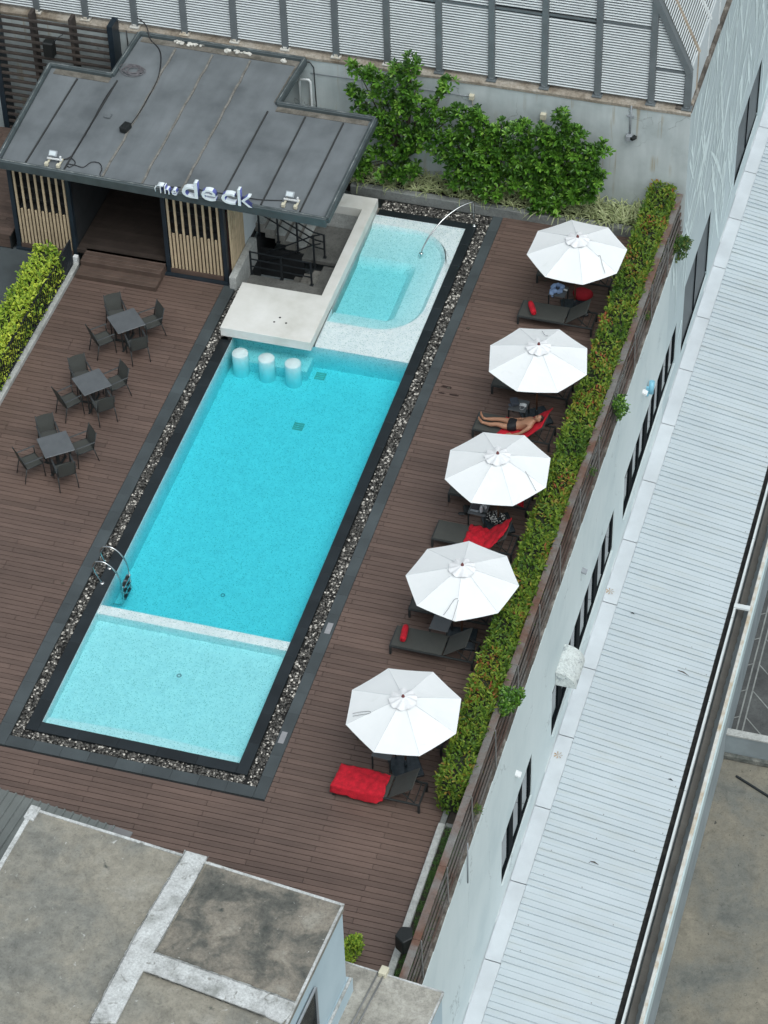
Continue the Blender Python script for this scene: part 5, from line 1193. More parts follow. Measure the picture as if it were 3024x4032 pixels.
# grey corrugated lean-to roof
CZ = 2.0
C0 = np.array(at(0,3105,CZ)[:2]); C1 = np.array(at(434,3249,CZ)[:2]); ec = (C1-C0)/np.linalg.norm(C1-C0); en = np.array([ec[1],-ec[0]]); en = en if en[1] < 0 else -en
cr = thing('lean_to_roof', 'grey green corrugated metal roof beside the near tower', 'roof', (float(C0[0]),float(C0[1])-2,0))
vs = []; n = 0; s = -3.0; Lc = float(np.linalg.norm(C1-C0))
while s < Lc:
    for (ds,h) in ((0,.0),(.13,.0),(.137,.045),(.17,.045),(.185,0)):
        p = C0+ec*(s+ds)
        for w2 in (0.0, 6.0): q = p+en*w2; vs.append((q[0],q[1],CZ-.05*w2*0+h))
        n += 1
    s += .19
mb = MB(); mb.add(vs,[(2*i,2*i+1,2*i+3,2*i+2) for i in range(n-1)]); ob('sheet', mb, M['corr_grey'], cr, True)
mb = MB(); a = C1+ec*.01; b = C1+ec*.52; mb.prism([tuple(a),tuple(b),tuple(b+en*5),tuple(a+en*5)],CZ-.01,CZ+.015); ob('flat_panel', mb, mat('flat_grey_panel',(.19,.185,.185),.6), cr, True)
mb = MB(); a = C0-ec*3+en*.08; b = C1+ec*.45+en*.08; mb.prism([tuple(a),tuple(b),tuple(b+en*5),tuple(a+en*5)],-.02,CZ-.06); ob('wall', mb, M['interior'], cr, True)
# speaker on the fence at the lower right
p = at(1250+955*.3617, 3500+560*.3617, .75); t = thing('loudspeaker', 'black loudspeaker mounted on the fence above the grass strip', 'loudspeaker', (float(p[0]),float(p[1]),.55))
mb = MB(); mb.prism([(p[0]-.19,p[1]-.10),(p[0]+.02,p[1]-.24),(p[0]+.18,p[1]-.06),(p[0]+.10,p[1]+.20),(p[0]-.12,p[1]+.16)],.56,.98); ob('cabinet', mb, M['black_rubber'], t, True, .02)
mb = MB(); mb.bar((p[0]+.1,p[1],.80),(9.82,p[1]+.02,.86),.05,.04); ob('bracket', mb, M['black_metal'], t, True)

# ================================================================== FURNITURE
def make_chair():
    t = thing('dining_chair', 'x', 'chair')
    mb = MB(); mb.box(-.215,.215,-.20,.215,.415,.432); ob('seat', mb, M['sling'], t, bevel=.006)
    mb = MB(); n = 5                                   # sling back with slight curve
    vs = [(x, -.215-.10*(k/n)-.02*math.sin(math.pi*(x+.2)/.4)*0, .44+.43*k/n + (.03*math.cos(x*7) if k == n else 0)) for k in range(n+1) for x in (-.20,-.10,0,.10,.20)]
    mb.add(vs,[(5*k+j,5*k+j+1,5*k+5+j+1,5*k+5+j) for k in range(n) for j in range(4)]); mb.add([(x,y-.008,z) for x,y,z in vs],[(5*k+j,5*k+5+j,5*k+5+j+1,5*k+j+1) for k in range(n) for j in range(4)]); ob('backrest', mb, M['sling'], t)
    mb = MB()
    for s in (-1,1): mb.tube([(s*.215,-.20,.42),(s*.215,-.24,.60),(s*.213,-.325,.90)],.014,8)
    ob('back_frame', mb, M['frame'], t)
    mb = MB(); mb.tube([(-.22,.22,.425),(.22,.22,.425),(.22,-.21,.425),(-.22,-.21,.425),(-.22,.22,.425)],.014,8); ob('seat_frame', mb, M['frame'], t)
    for s in (-1,1):
        mb = MB(); mb.tube([(s*.225,.215,.63),(s*.225,.225,.42),(s*.235,.245,0)],[.014,.014,.012],8); ob('leg', mb, M['frame'], t)
        mb = MB(); mb.tube([(s*.22,-.205,.43),(s*.235,-.30,0)],[.014,.012],8); ob('leg', mb, M['frame'], t)
        mb = MB(); mb.box(s*.232-.02,s*.232+.02,-.255,.245,.632,.648); ob('armrest', mb, M['arm'], t, bevel=.005)
    return t
def make_table():
    t = thing('dining_table', 'x', 'table')
    mb = MB(); mb.box(-.375,.375,-.375,.375,.722,.74); ob('tabletop', mb, M['table'], t, bevel=.006)
    mb = MB(); mb.box(-.34,.34,-.34,.34,.69,.72); ob('apron', mb, M['frame'], t)
    mb = MB(); mb.box(-.04,.04,-.04,.04,.03,.69); ob('column', mb, M['frame'], t, bevel=.005)
    for k in range(4):
        a = math.pi/4+k*math.pi/2; mb = MB(); mb.bar((0,0,.02),(.38*math.cos(a),.38*math.sin(a),.02),.05,.03); mb.bar((.33*math.cos(a),.33*math.sin(a),.02),(.36*math.cos(a),.36*math.sin(a),.69),.03,.03); ob('leg', mb, M['frame'], t)
    return t
ch0 = make_chair(); tb0 = make_table(); freeze(ch0); freeze(tb0); used = [False, False]
where = ['table nearest the pavilion steps', 'middle table', 'table farthest from the steps']
side = {45: ('back right', 'facing away from the railing'), 135: ('back left', ''), 225: ('front left', ''), 315: ('front right', '')}
for i, (cx, cy, ang) in enumerate(((-2.51,12.53,43.5),(-2.54,10.13,45.8),(-2.59,7.79,38.0))):
    t = tb0 if i == 0 else copy_tree(tb0); t.location = (cx,cy,0); t.rotation_euler.z = R(ang)
    tag(t, 'square grey table, the ' + ['one nearest the pavilion steps','middle one of the three on the left deck','one farthest from the steps, lowest in view'][i], 'table', 'square tables on the left deck')
    for k, a0 in enumerate((45,135,225,315)):
        a = R(ang + (a0-45)); dx, dy = math.cos(a), math.sin(a); dd = (.63,.64,.66,.60)[k] + (.02,-.02,.01)[i]
        c = ch0 if (i == 0 and k == 0) else copy_tree(ch0)
        c.location = (cx+dx*dd, cy+dy*dd, 0); c.rotation_euler.z = math.atan2(-dy,-dx)-math.pi/2 + R((4,-5,6,-4)[k]+(i-1)*3)
        tag(c, 'charcoal armchair at the %s, on its %s side' % (where[i], ('pool', 'pavilion', 'railing', 'viewer')[k]), 'chair', 'armchairs round the square tables')

def make_lounger():
    t = thing('sun_lounger', 'x', 'sun lounger')      # origin at the foot corner nearest the viewer; length along +X
    Lx, Wy = 1.96, .66
    mb = MB(); h = .285
    mb.box(0,Lx,0,.035,h-.045,h); mb.box(0,Lx,Wy-.035,Wy,h-.045,h); mb.box(0,.035,.036,Wy-.036,h-.045,h); mb.box(Lx-.035,Lx,.036,Wy-.036,h-.045,h); ob('frame', mb, M['frame'], t, bevel=.005)
    mb = MB(); mb.box(.03,1.225,.02,Wy-.02,h+.002,h+.022); ob('seat', mb, M['sling'], t, bevel=.008)
    a = R(40); ca, sa = math.cos(a), math.sin(a); x0 = 1.25; LB = .70
    mb = MB(); mb.add([(x0,.02,h+.012),(x0,Wy-.02,h+.012),(x0+LB*ca,Wy-.02,h+.012+LB*sa),(x0+LB*ca,.02,h+.012+LB*sa),(x0+.014,.02,h-.005),(x0+.014,Wy-.02,h-.005),(x0+LB*ca+.014,Wy-.02,h-.005+LB*sa),(x0+LB*ca+.014,.02,h-.005+LB*sa)],[(0,3,2,1),(4,5,6,7),(0,1,5,4),(1,2,6,5),(2,3,7,6),(3,0,4,7)]); ob('backrest', mb, M['sling'], t, bevel=.007)
    mb = MB()
    for y in (.06,Wy-.06): mb.bar((x0+.40*ca,y,h-.02+.40*sa),(x0+.58,y,h-.03),.02,.02)
    mb.bar((x0+.58,.05,h-.03),(x0+.58,Wy-.05,h-.03),.02,.02); mb.bar((x0+.40,.04,h-.03),(x0+.40,Wy-.04,h-.03),.02,.02); ob('backrest_stay', mb, M['frame'], t)
    for (x,y) in ((.0,.0),(.0,Wy-.05),(Lx-.05,.0),(Lx-.05,Wy-.05)):
        mb = MB(); mb.box(x,x+.05,y,y+.05,0,h-.046); ob('leg', mb, M['frame'], t, bevel=.004)
    return t
lg0 = make_lounger(); freeze(lg0)
LNG = [(6.95,17.42,0,'empty charcoal sun lounger under the farthest umbrella, nearest the back planter'),
 (6.87,15.70,-.5,'charcoal sun lounger with a rolled red towel, just past the farthest umbrella'),
 (6.89,12.98,-1,'charcoal sun lounger mostly hidden under the second farthest umbrella'),
 (6.84,11.31,-1,'charcoal sun lounger on which the man lies sunbathing'),
 (6.86,9.00,-1.5,'charcoal sun lounger hidden under the middle umbrella, red towel sticking out'),
 (6.88,7.44,-1,'charcoal sun lounger with a crumpled red towel over its backrest'),
 (6.98,5.12,0,'charcoal sun lounger mostly hidden under the second nearest umbrella'),
 (6.87,3.92,-.5,'charcoal sun lounger with a rolled red towel, beside the second nearest umbrella'),
 (6.86,1.34,-1,'charcoal sun lounger mostly hidden under the nearest umbrella'),
 (6.82,-.34,-.5,'charcoal sun lounger spread with a large red towel, nearest the viewer')]
LO = []
for i, (x, y, a, lab) in enumerate(LNG):
    o = lg0 if i == 0 else copy_tree(lg0); o.location = (x,y,0); o.rotation_euler.z = R(a); tag(o, lab, 'sun lounger', 'sun loungers beside the hedge'); LO.append(o)
def make_side():
    t = thing('side_table', 'x', 'side table')
    mb = MB(); mb.box(-.22,.22,-.22,.22,.415,.43); ob('tabletop', mb, M['table'], t, bevel=.006)
    for sx in (-1,1):
        for sy in (-1,1): mb = MB(); mb.box(sx*.2-.016,sx*.2+.016,sy*.2-.016,sy*.2+.016,0,.414); ob('leg', mb, M['frame'], t)
    return t
sd0 = make_side(); freeze(sd0)
for i, (x,y,lab) in enumerate(((7.70,16.76,'small charcoal side table holding the blue cloth'),(7.78,12.29,'small charcoal side table with the white face mask on it'),(7.75,8.55,'small charcoal side table holding books and a bottle'),(7.86,4.75,'bare charcoal side table under the second nearest umbrella'),(7.66,.80,'charcoal side table mostly under the nearest umbrella'))):
    o = sd0 if i == 0 else copy_tree(sd0); o.location = (x,y,0); o.rotation_euler.z = R(-2); tag(o, lab, 'side table', 'side tables under the umbrellas')
def make_umbrella():
    t = thing('umbrella', 'x', 'umbrella'); Rr, zr, zt = 1.27, 1.90, 2.34
    mb = MB(); NS, NR = 4, 6; V8 = []
    for k in range(8*NS):
        seg = k//NS; f = (k % NS)/NS; a0, a1 = 2*math.pi*seg/8, 2*math.pi*(seg+1)/8
        p = np.array([math.cos(a0),math.sin(a0)])*(1-f)+np.array([math.cos(a1),math.sin(a1)])*f; V8.append((p, f))
    vs = []
    for j in range(NR+1):
        r = .06+(1-.06)*j/NR
        for (p, f) in V8:
            sag = .018*math.sin(math.pi*f)*(j/NR); vs.append((p[0]*Rr*r, p[1]*Rr*r, zt-(zt-zr)*(r**1.08)-sag))
    n = 8*NS; mb.add(vs,[(j*n+k,(j+1)*n+k,(j+1)*n+(k+1)%n,j*n+(k+1)%n) for j in range(NR) for k in range(n)], smooth=False)
    mb.add([(x,y,z-.006) for x,y,z in vs],[(j*n+k,j*n+(k+1)%n,(j+1)*n+(k+1)%n,(j+1)*n+k) for j in range(NR) for k in range(n)], .9)
    cn = ob('canopy', mb, M['canopy'], t)
    mb = MB()
    for s in range(8):
        a = 2*math.pi*s/8; mb.bar((.10*math.cos(a),.10*math.sin(a),zt+.002),(Rr*.985*math.cos(a),Rr*.985*math.sin(a),zr+.006),.012,.006)
    ob('seam', mb, mat('canvas_seam',(.70,.715,.725),.9) if 'seam_c' not in M else M['seam_c'], cn)
    mb = MB(); n = 48; vs = []
    for j in range(5):
        r = .04+.26*j/4
        for k in range(n): a = 2*math.pi*k/n; vs.append((r*(1+.04*math.cos(9*a)*(j/4))*math.cos(a), r*(1+.04*math.cos(9*a)*(j/4))*math.sin(a), zt+.055-.10*(r/.3)**1.2+.026*math.sin(9*a+.5*j+.8*math.sin(2*a))*(j/4)))
    mb.add(vs,[(j*n+k,(j+1)*n+k,(j+1)*n+(k+1)%n,j*n+(k+1)%n) for j in range(4) for k in range(n)], smooth=True); ob('vent_cap', mb, M['valance'], t)
    mb = MB(); mb.lathe([(0,.115),(.012,.10),(.03,.07),(.037,.04),(.030,.015),(.036,.0),(.036,-.02)],(0,0,zt+.01),16); ob('finial', mb, M['finial'], t)
    mb = MB(); mb.tube([(0,0,.05),(0,0,zt-.02)],.024,12); ob('pole', mb, M['pole_wood'], t)
    for s in range(8):
        a = 2*math.pi*s/8; mb = MB(); mb.bar((.03*math.cos(a),.03*math.sin(a),zt-.05),(Rr*.97*math.cos(a),Rr*.97*math.sin(a),zr-.012),.02,.014); mb.bar((.03*math.cos(a),.03*math.sin(a),1.75),(Rr*.55*math.cos(a),Rr*.55*math.sin(a),2.09),.014,.012); ob('rib', mb, M['pole_wood'], t)
    mb = MB(); mb.box(-.33,.33,-.33,.33,0,.07); mb.tube([(0,0,.07),(0,0,.30)],.035,12); ob('base', mb, M['granite'], t, bevel=.01)
    return t
um0 = make_umbrella(); freeze(um0); UPOS = []; UOB = []
for i, (x,y,a,lab) in enumerate(((8.15,16.66,19.5,'white canvas umbrella farthest away, beside the back planter'),(8.20,12.38,35,'white canvas umbrella, second from the back planter'),(8.23,8.52,30,'white canvas umbrella in the middle of the row, below the sunbather'),(8.34,4.77,8,'white canvas umbrella, second nearest the viewer'),(8.15,.79,31,'white canvas umbrella nearest the viewer'))):
    o = um0 if i == 0 else copy_tree(um0); UPOS.append((x,y)); UOB.append(o); o.location = (x,y,0); o.rotation_euler.z = R(a); o.rotation_euler.x = R((.8,-.6,.5,-1.0,.7)[i]); o.rotation_euler.y = R((.5,.9,-.8,.4,-.6)[i]); tag(o, lab, 'umbrella', 'white umbrellas along the loungers')

# small tears and creases in the canvases
def tear(i, pts, label=None):
    x0, y0 = UPOS[i]; P = []
    for (px, py) in pts:
        z = 2.0
        for _ in range(10):
            p = at(px, py, z); r = min(1.0, math.hypot(p[0]-x0, p[1]-y0)/1.25); z = 2.34-.44*r**1.08+.02
        P.append((float(p[0]), float(p[1]), z))
    mb = MB(); mb.tube(smooth(P, 3), .006, 4)
    me = mb.mesh('canvas_crease'); inv = (Matrix.Translation(UOB[i].location) @ UOB[i].rotation_euler.to_matrix().to_4x4()).inverted()
    me.transform(inv); me.materials.append(M['crease']); o = bpy.data.objects.new('canvas_crease', me); COL.objects.link(o); o.parent = UOB[i]
M['crease'] = mat('canvas_tear', (.30,.30,.31), .9)
def gz(x0,y0,s,L): return [(x0+a*s, y0+b*s) for a,b in L]
tear(0, gz(1900,800,.6775,[(672,308),(684,306),(692,340),(712,408)])); tear(1, gz(1900,800,.6775,[(345,742),(362,765),(382,772)])); tear(2, gz(1500,1700,.663,[(858,236),(878,270),(922,352)]))
tear(3, gz(1500,1700,.663,[(458,992),(436,996),(400,1050),(372,1088)])); tear(3, gz(1500,1700,.663,[(460,1000),(440,1070),(425,1118)])); tear(4, gz(1200,2500,.663,[(285,466),(340,456),(388,455),(385,466),(330,474),(285,482)]))
# towels
def cloth(P, label, name='towel', m='towel', cat='towel', th=.012, wob=.008, seed=1, grp=None):
    """P: grid of world points [row][col]; draped cloth with small folds"""
    rng = np.random.default_rng(seed); G_ = np.array(P, float); k = 5
    def up(A):
        r, c, _ = A.shape; R_ = np.linspace(0,r-1,(r-1)*k+1); C2 = np.linspace(0,c-1,(c-1)*k+1); out = np.empty((len(R_),len(C2),3))
        for i, rr in enumerate(R_):
            i0 = min(int(rr),r-2); f = rr-i0
            for j, cc in enumerate(C2):
                j0 = min(int(cc),c-2); g = cc-j0; out[i,j] = (A[i0,j0]*(1-g)+A[i0,j0+1]*g)*(1-f)+(A[i0+1,j0]*(1-g)+A[i0+1,j0+1]*g)*f
        return out
    U = up(G_); r, c, _ = U.shape; ph = rng.uniform(0,6,4)
    for i in range(r):
        for j in range(c): U[i,j,2] += wob*(math.sin(i*1.1+ph[0]+j*.5)+math.sin(j*1.4+ph[1]-i*.6)+.7*math.sin(i*2.3+j*1.9+ph[2]))+rng.normal(0,wob*.25)
    D_ = U.copy(); D_[:,:,2] -= th; mb = MB(); vs = [tuple(p) for p in U.reshape(-1,3)]+[tuple(p) for p in D_.reshape(-1,3)]; N = r*c
    fs = [(i*c+j,i*c+j+1,(i+1)*c+j+1,(i+1)*c+j) for i in range(r-1) for j in range(c-1)]; fs += [(N+a,N+d,N+cc,N+b) for a,b,cc,d in fs]
    for j in range(c-1): fs += [(j,N+j,N+j+1,j+1),((r-1)*c+j,(r-1)*c+j+1,N+(r-1)*c+j+1,N+(r-1)*c+j)]
    for i in range(r-1): fs += [(i*c,(i+1)*c,N+(i+1)*c,N+i*c),(i*c+c-1,N+i*c+c-1,N+(i+1)*c+c-1,(i+1)*c+c-1)]
    mb.add(vs, fs, smooth=True); return single(name, mb, M[m], label, cat, grp)
def LC(i, x, y, z):
    o = LO[i]; a = o.rotation_euler.z; return (o.location.x+x*math.cos(a)-y*math.sin(a), o.location.y+x*math.sin(a)+y*math.cos(a), z)
S = .332
cloth([[LC(9,-.04,-.035,.13),LC(9,.35,-.05,.14),LC(9,.75,-.06,.11),LC(9,1.0,-.10,.15),LC(9,1.14,-.02,.22)],
       [LC(9,-.03,-.015,S+.01),LC(9,.35,-.02,S+.005),LC(9,.75,-.02,S+.005),LC(9,1.0,-.03,S+.02),LC(9,1.18,.06,S+.03)],
       [LC(9,.0,.22,S),LC(9,.35,.22,S),LC(9,.72,.22,S+.02),LC(9,.95,.24,S+.06),LC(9,1.13,.28,S+.02)],
       [LC(9,.01,.45,S),LC(9,.36,.45,S),LC(9,.72,.46,S+.02),LC(9,.92,.47,S+.04),LC(9,1.16,.46,S)],
       [LC(9,.02,.64,S),LC(9,.36,.64,S),LC(9,.74,.64,S),LC(9,.92,.63,S),LC(9,1.14,.60,S)],], 'large red towel spread over the lounger nearest the viewer', wob=.010, seed=3)
cloth([[LC(5,.76,.02,S),LC(5,1.00,-.02,S+.01),LC(5,1.24,-.05,S+.03),LC(5,1.50,-.06,S+.15),LC(5,1.66,.06,S+.36)],
       [LC(5,.78,.20,S),LC(5,1.00,.20,S+.02),LC(5,1.24,.20,S+.02),LC(5,1.48,.16,S+.22),LC(5,1.74,.22,S+.44)],
       [LC(5,.76,.42,S),LC(5,1.00,.42,S+.03),LC(5,1.24,.42,S+.05),LC(5,1.50,.40,S+.24),LC(5,1.77,.42,S+.47)],
       [LC(5,.78,.64,S+.01),LC(5,1.05,.66,S+.02),LC(5,1.26,.58,S+.03),LC(5,1.50,.62,S+.26),LC(5,1.78,.68,S+.50)]], 'crumpled red towel hanging over a lounger backrest below the middle umbrella', wob=.018, seed=5)
cloth([[LC(4,.62,-.03,S-.02),LC(4,.9,-.02,S+.02),LC(4,1.24,-.02,S+.01),LC(4,1.50,-.03,S+.18),LC(4,1.88,-.04,S+.04)],
       [LC(4,.60,.30,S),LC(4,.9,.30,S+.01),LC(4,1.24,.30,S+.01),LC(4,1.52,.30,S+.24),LC(4,1.80,.30,S+.46)],
       [LC(4,.62,.66,S),LC(4,.9,.66,S),LC(4,1.24,.66,S),LC(4,1.52,.66,S+.24),LC(4,1.80,.66,S+.46)]], 'red towel on the lounger hidden below the middle umbrella', wob=.012, seed=6)
cloth([[LC(3,.62,-.02,S),LC(3,.85,-.04,S),LC(3,1.24,-.04,S+.0),LC(3,1.36,-.07,S+.06),LC(3,1.74,.06,S+.40)],
       [LC(3,.72,.16,S),LC(3,.92,.18,S),LC(3,1.24,.18,S+.01),LC(3,1.45,.16,S+.18),LC(3,1.77,.22,S+.47)],
       [LC(3,.74,.40,S),LC(3,.94,.40,S),LC(3,1.24,.40,S+.01),LC(3,1.48,.42,S+.20),LC(3,1.80,.46,S+.48)],
       [LC(3,.70,.60,S+.01),LC(3,.96,.60,S),LC(3,1.24,.60,S),LC(3,1.50,.64,S+.24),LC(3,1.86,.72,S+.50)]], 'red towel under the sunbathing man', wob=.007, seed=7)
def roll(i, x, y, a, label):
    c = LC(i,x,y,S+.075); d = Vector((math.cos(a),math.sin(a),0)); n = 16; mb = MB()
    P = [Vector(c)+d*(.22*(2*k/6-1)) for k in range(7)]; mb.tube(P,[.060,.074,.077,.075,.077,.074,.064],n)
    sp = [Vector(c)+d*.226+Vector((-d.y,d.x,0))*(.055*(1-k/26))*math.cos(k*.75)+Vector((0,0,1))*(.055*(1-k/26))*math.sin(k*.75) for k in range(26)]; mb.tube(sp,.006,5)
    single('rolled_towel', mb, M['towel'], label, 'towel')
roll(1,.33,.27,R(-64),'rolled red towel on the lounger by the farthest umbrella'); roll(7,.26,.36,R(-84),'rolled red towel on the lounger beside the second nearest umbrella')
# things by the farthest umbrella
p = at(2000+1085*.27125,1000+580*.27125,.18); mb = MB(); n = 20; vs = []
for j in range(9):
    th = math.pi*j/8
    for k in range(n): a = 2*math.pi*k/n; r = math.sin(th)**.7; vs.append((p[0]+.27*r*math.cos(a)*(1+.04*math.sin(3*a)), p[1]+.20*r*math.sin(a), .17+.14*math.cos(th)+.012*math.sin(4*a)*r))
mb.add(vs,[(j*n+k,(j+1)*n+k,(j+1)*n+(k+1)%n,j*n+(k+1)%n) for j in range(8) for k in range(n)],smooth=True); single('beach_bag', mb, M['red_dark'], 'rounded red bag on the deck beside the farthest umbrella pole', 'bag')
px_, py_ = 7.66, 16.80
mb = MB(); rng = np.random.default_rng(4); P = []
for k in range(15): a = 2*math.pi*k/14; P.append((px_+.115*math.cos(a)*(1+.15*math.sin(2*a)), py_+.15*math.sin(a), .475+.03*math.sin(3*a)))
mb.tube(P,[.055+.018*math.sin(k*2.1) for k in range(15)],10); mb.tube([(px_-.12,py_-.1,.48),(px_-.10,py_-.20,.44),(px_-.06,py_-.24,.36)],[.06,.06,.02],8); single('blue_cloth', mb, M['blue_cloth'], 'crumpled light blue cloth on the side table at the farthest umbrella', 'cloth')
mb = MB(); mb.tube([(px_+.14,py_+.02,.455),(px_+.26,py_+.0,.455)],.024,8); single('small_bottle', mb, M['white_thing'], 'small white tube beside the blue cloth', 'bottle')
# second table: bag and mask
mb = MB(); c = (7.66,12.32,.50); mb.obox(c,(.20,.24,.10),(.15,.1,.5)); mb.obox((7.60,12.22,.46),(.14,.12,.06),(.1,.3,1.0)); single('folded_bag', mb, mat('dark_blue_grey_cloth',(.06,.07,.09),.9), 'dark grey folded bag on the side table above the man', 'bag', bevel=.03)
mb = MB(); n = 6; vs = [(7.88+.085*(x/2-1)*1.0, 12.36-.11*(y/3), .445+.02*math.sin(math.pi*x/4)+.01*math.sin(y*2)) for y in range(4) for x in range(5)]
mb.add(vs,[(5*y+x,5*y+x+1,5*y+5+x+1,5*y+5+x) for y in range(3) for x in range(4)]); mb.add([(a,b,c_-.008) for a,b,c_ in vs],[(5*y+x,5*y+5+x,5*y+5+x+1,5*y+x+1) for y in range(3) for x in range(4)])
mb.tube(smooth([(7.84,12.25,.445),(7.83,12.18,.44),(7.88,12.14,.436),(7.93,12.18,.44),(7.93,12.25,.445)]),.004,5); single('face_mask', mb, M['white_thing'], 'white face mask on the side table above the man', 'face mask')
for k, (x, y, a) in enumerate(((7.34,12.13,-.35),(7.44,12.06,-.9))):
    mb = MB(); n = 14; P = [(x+.13*math.cos(2*math.pi*j/n)*math.cos(a)-.048*math.sin(2*math.pi*j/n)*(1+.2*math.cos(2*math.pi*j/n))*math.sin(a), y+.13*math.cos(2*math.pi*j/n)*math.sin(a)+.048*math.sin(2*math.pi*j/n)*(1+.2*math.cos(2*math.pi*j/n))*math.cos(a)) for j in range(n)]
    mb.prism(P,.002,.022); o = single('flip_flop', mb, M['white_thing'], ['white flip flop lying on the deck beside the man, the left one','white flip flop on the deck, the right one, turned away'][k], 'flip flop', 'flip flops by the lounger', bevel=.005)
    d = (math.cos(a),math.sin(a)); mb = MB(); mb.tube(smooth([(x+d[0]*-.02-d[1]*.045,y+d[1]*-.02+d[0]*.045,.02),(x+d[0]*.03-d[1]*.02,y+d[1]*.03+d[0]*.02,.05),(x+d[0]*.07,y+d[1]*.07,.022),(x+d[0]*.03+d[1]*.02,y+d[1]*.03-d[0]*.02,.05),(x+d[0]*-.02+d[1]*.045,y+d[1]*-.02-d[0]*.045,.02)]),.009,6)
    ob('strap', mb, M['black_rubber'], o, True)
# third table: books, bottle, glasses, flowered bag
mb = MB(); mb.obox((7.66,8.60,.447),(.18,.24,.032),(0,0,-.12)); single('book', mb, mat('dark_book_cover',(.05,.045,.05),.6), 'closed dark book on the side table under the middle umbrella', 'book', bevel=.004)
mb = MB(); mb.obox((7.67,8.44,.446),(.20,.06,.03),(0,0,-.05)); single('eyeglass_case', mb, M['grey_box'], 'pale grey case in front of the dark book', 'case', bevel=.008)
mb = MB(); mb.lathe([(0,0),(.034,.004),(.036,.02),(.036,.14),(.028,.17),(.014,.19),(.014,.215),(0,.216)],(7.83,8.45,.431),16)
M['clear'] = mat('clear_bottle_plastic',(.55,.58,.60),.12); single('water_bottle', mb, M['clear'], 'clear water bottle on the side table beside the book', 'bottle')
for k,(x,y) in enumerate(((7.84,8.62),(7.91,8.56))):
    mb = MB(); mb.lathe([(0,.004),(.024,.004),(.030,.10),(.027,.10),(.022,.012),(0,.012)],(x,y,.431),14); single('drinking_glass', mb, M['clear'], ['drinking glass behind the water bottle','drinking glass at the right edge of the side table'][k], 'glass')
mb = MB(); mb.obox((7.90,8.42,.436),(.14,.07,.008),(0,0,.1)); single('phone', mb, M['black_rubber'], 'dark phone lying on the side table by the bottle', 'phone', bevel=.003)
pb = at(1700+840*.3014,1900+460*.3014,.16)
def fl_mat():
    m, t, p, out = nodes('flowered_fabric'); v = t.nodes.new('ShaderNodeTexVoronoi'); v.inputs['Scale'].default_value = 22; g = t.nodes.new('ShaderNodeNewGeometry'); t.links.new(g.outputs['Position'], v.inputs['Vector'])
    c = ramp(t, v.outputs['Distance'], [(.0,(.6,.6,.58)),(.38,(.55,.55,.53)),(.44,(.012,.012,.014))]).outputs[0]; t.links.new(c, p.inputs['Base Color']); p.inputs['Roughness'].default_value = .8; return m
mb = MB(); n = 20; vs = []
for j in range(9):
    th = math.pi*j/8
    for k in range(n): a = 2*math.pi*k/n; r = math.sin(th)**.6; vs.append((pb[0]+.25*r*math.cos(a), pb[1]+.15*r*math.sin(a)+.02*math.sin(5*a), .16+.15*math.cos(th)))
mb.add(vs,[(j*n+k,(j+1)*n+k,(j+1)*n+(k+1)%n,j*n+(k+1)%n) for j in range(8) for k in range(n)],smooth=True); single('flowered_bag', mb, fl_mat(), 'black and white flowered bag by the middle umbrella pole', 'bag')
p = at(1700+460*.3014,1900+360*.3014,.05); mb = MB(); mb.obox((p[0],p[1],.06),(.16,.26,.11),(0,.2,.4)); mb.obox((p[0]-.08,p[1]-.12,.03),(.20,.1,.05),(0,0,.2)); single('black_shoes', mb, M['black_rubber'], 'pair of black shoes on the deck left of the side table with books', 'shoes', bevel=.03)
# stray leaves on the deck
for (px,py,lab) in ((1843,1292,'small dark wet leaf on the deck beside the farthest lounger row'),(1766,1528,'dark wet spot leaf on the deck left of the second umbrella'),(247,2296,'small dark leaf on the left deck near the ladder')):
    p = at(px,py,.004); mb = MB(); mb.lathe([(0,.012),(.03,.008),(.045,.002)],(p[0],p[1],.002),7); single('fallen_leaf', mb, M['bark'], lab, 'leaf')

# ================================================================== THE MAN
pz = .085; py0 = 11.565
pers = None
def skin_mesh(V, E, Rr, sub=2, root=0):
    me = bpy.data.meshes.new('sk'); me.from_pydata([tuple(v) for v in V], E, []); o = bpy.data.objects.new('sk', me); COL.objects.link(o)
    m = o.modifiers.new('s','SKIN'); m.use_smooth_shade = True
    for i, v in enumerate(me.skin_vertices[0].data): v.radius = Rr[i] if isinstance(Rr[i], tuple) else (Rr[i],Rr[i]); v.use_root = (i == root)
    s = o.modifiers.new('u','SUBSURF'); s.levels = sub; s.render_levels = sub; bpy.context.view_layer.update()
    dg = bpy.context.evaluated_depsgraph_get(); r = bpy.data.meshes.new_from_object(o.evaluated_get(dg)); bpy.data.objects.remove(o); return r
Y0 = py0
V = [(7.86,Y0,.435),(8.00,Y0,.455),(8.12,Y0+.005,.50),(8.26,Y0+.01,.60),(8.335,Y0+.012,.67),(8.40,Y0+.015,.725)]
Rb = [(.115,.150),(.098,.135),(.105,.150),(.095,.155),(.050,.052),(.052,.052)]
E = [(0,1),(1,2),(2,3),(3,4),(4,5)]
def chain(start, pts, rads):
    prev = start
    for p, r in zip(pts, rads): V.append(p); Rb.append(r); E.append((prev, len(V)-1)); prev = len(V)-1
    return prev
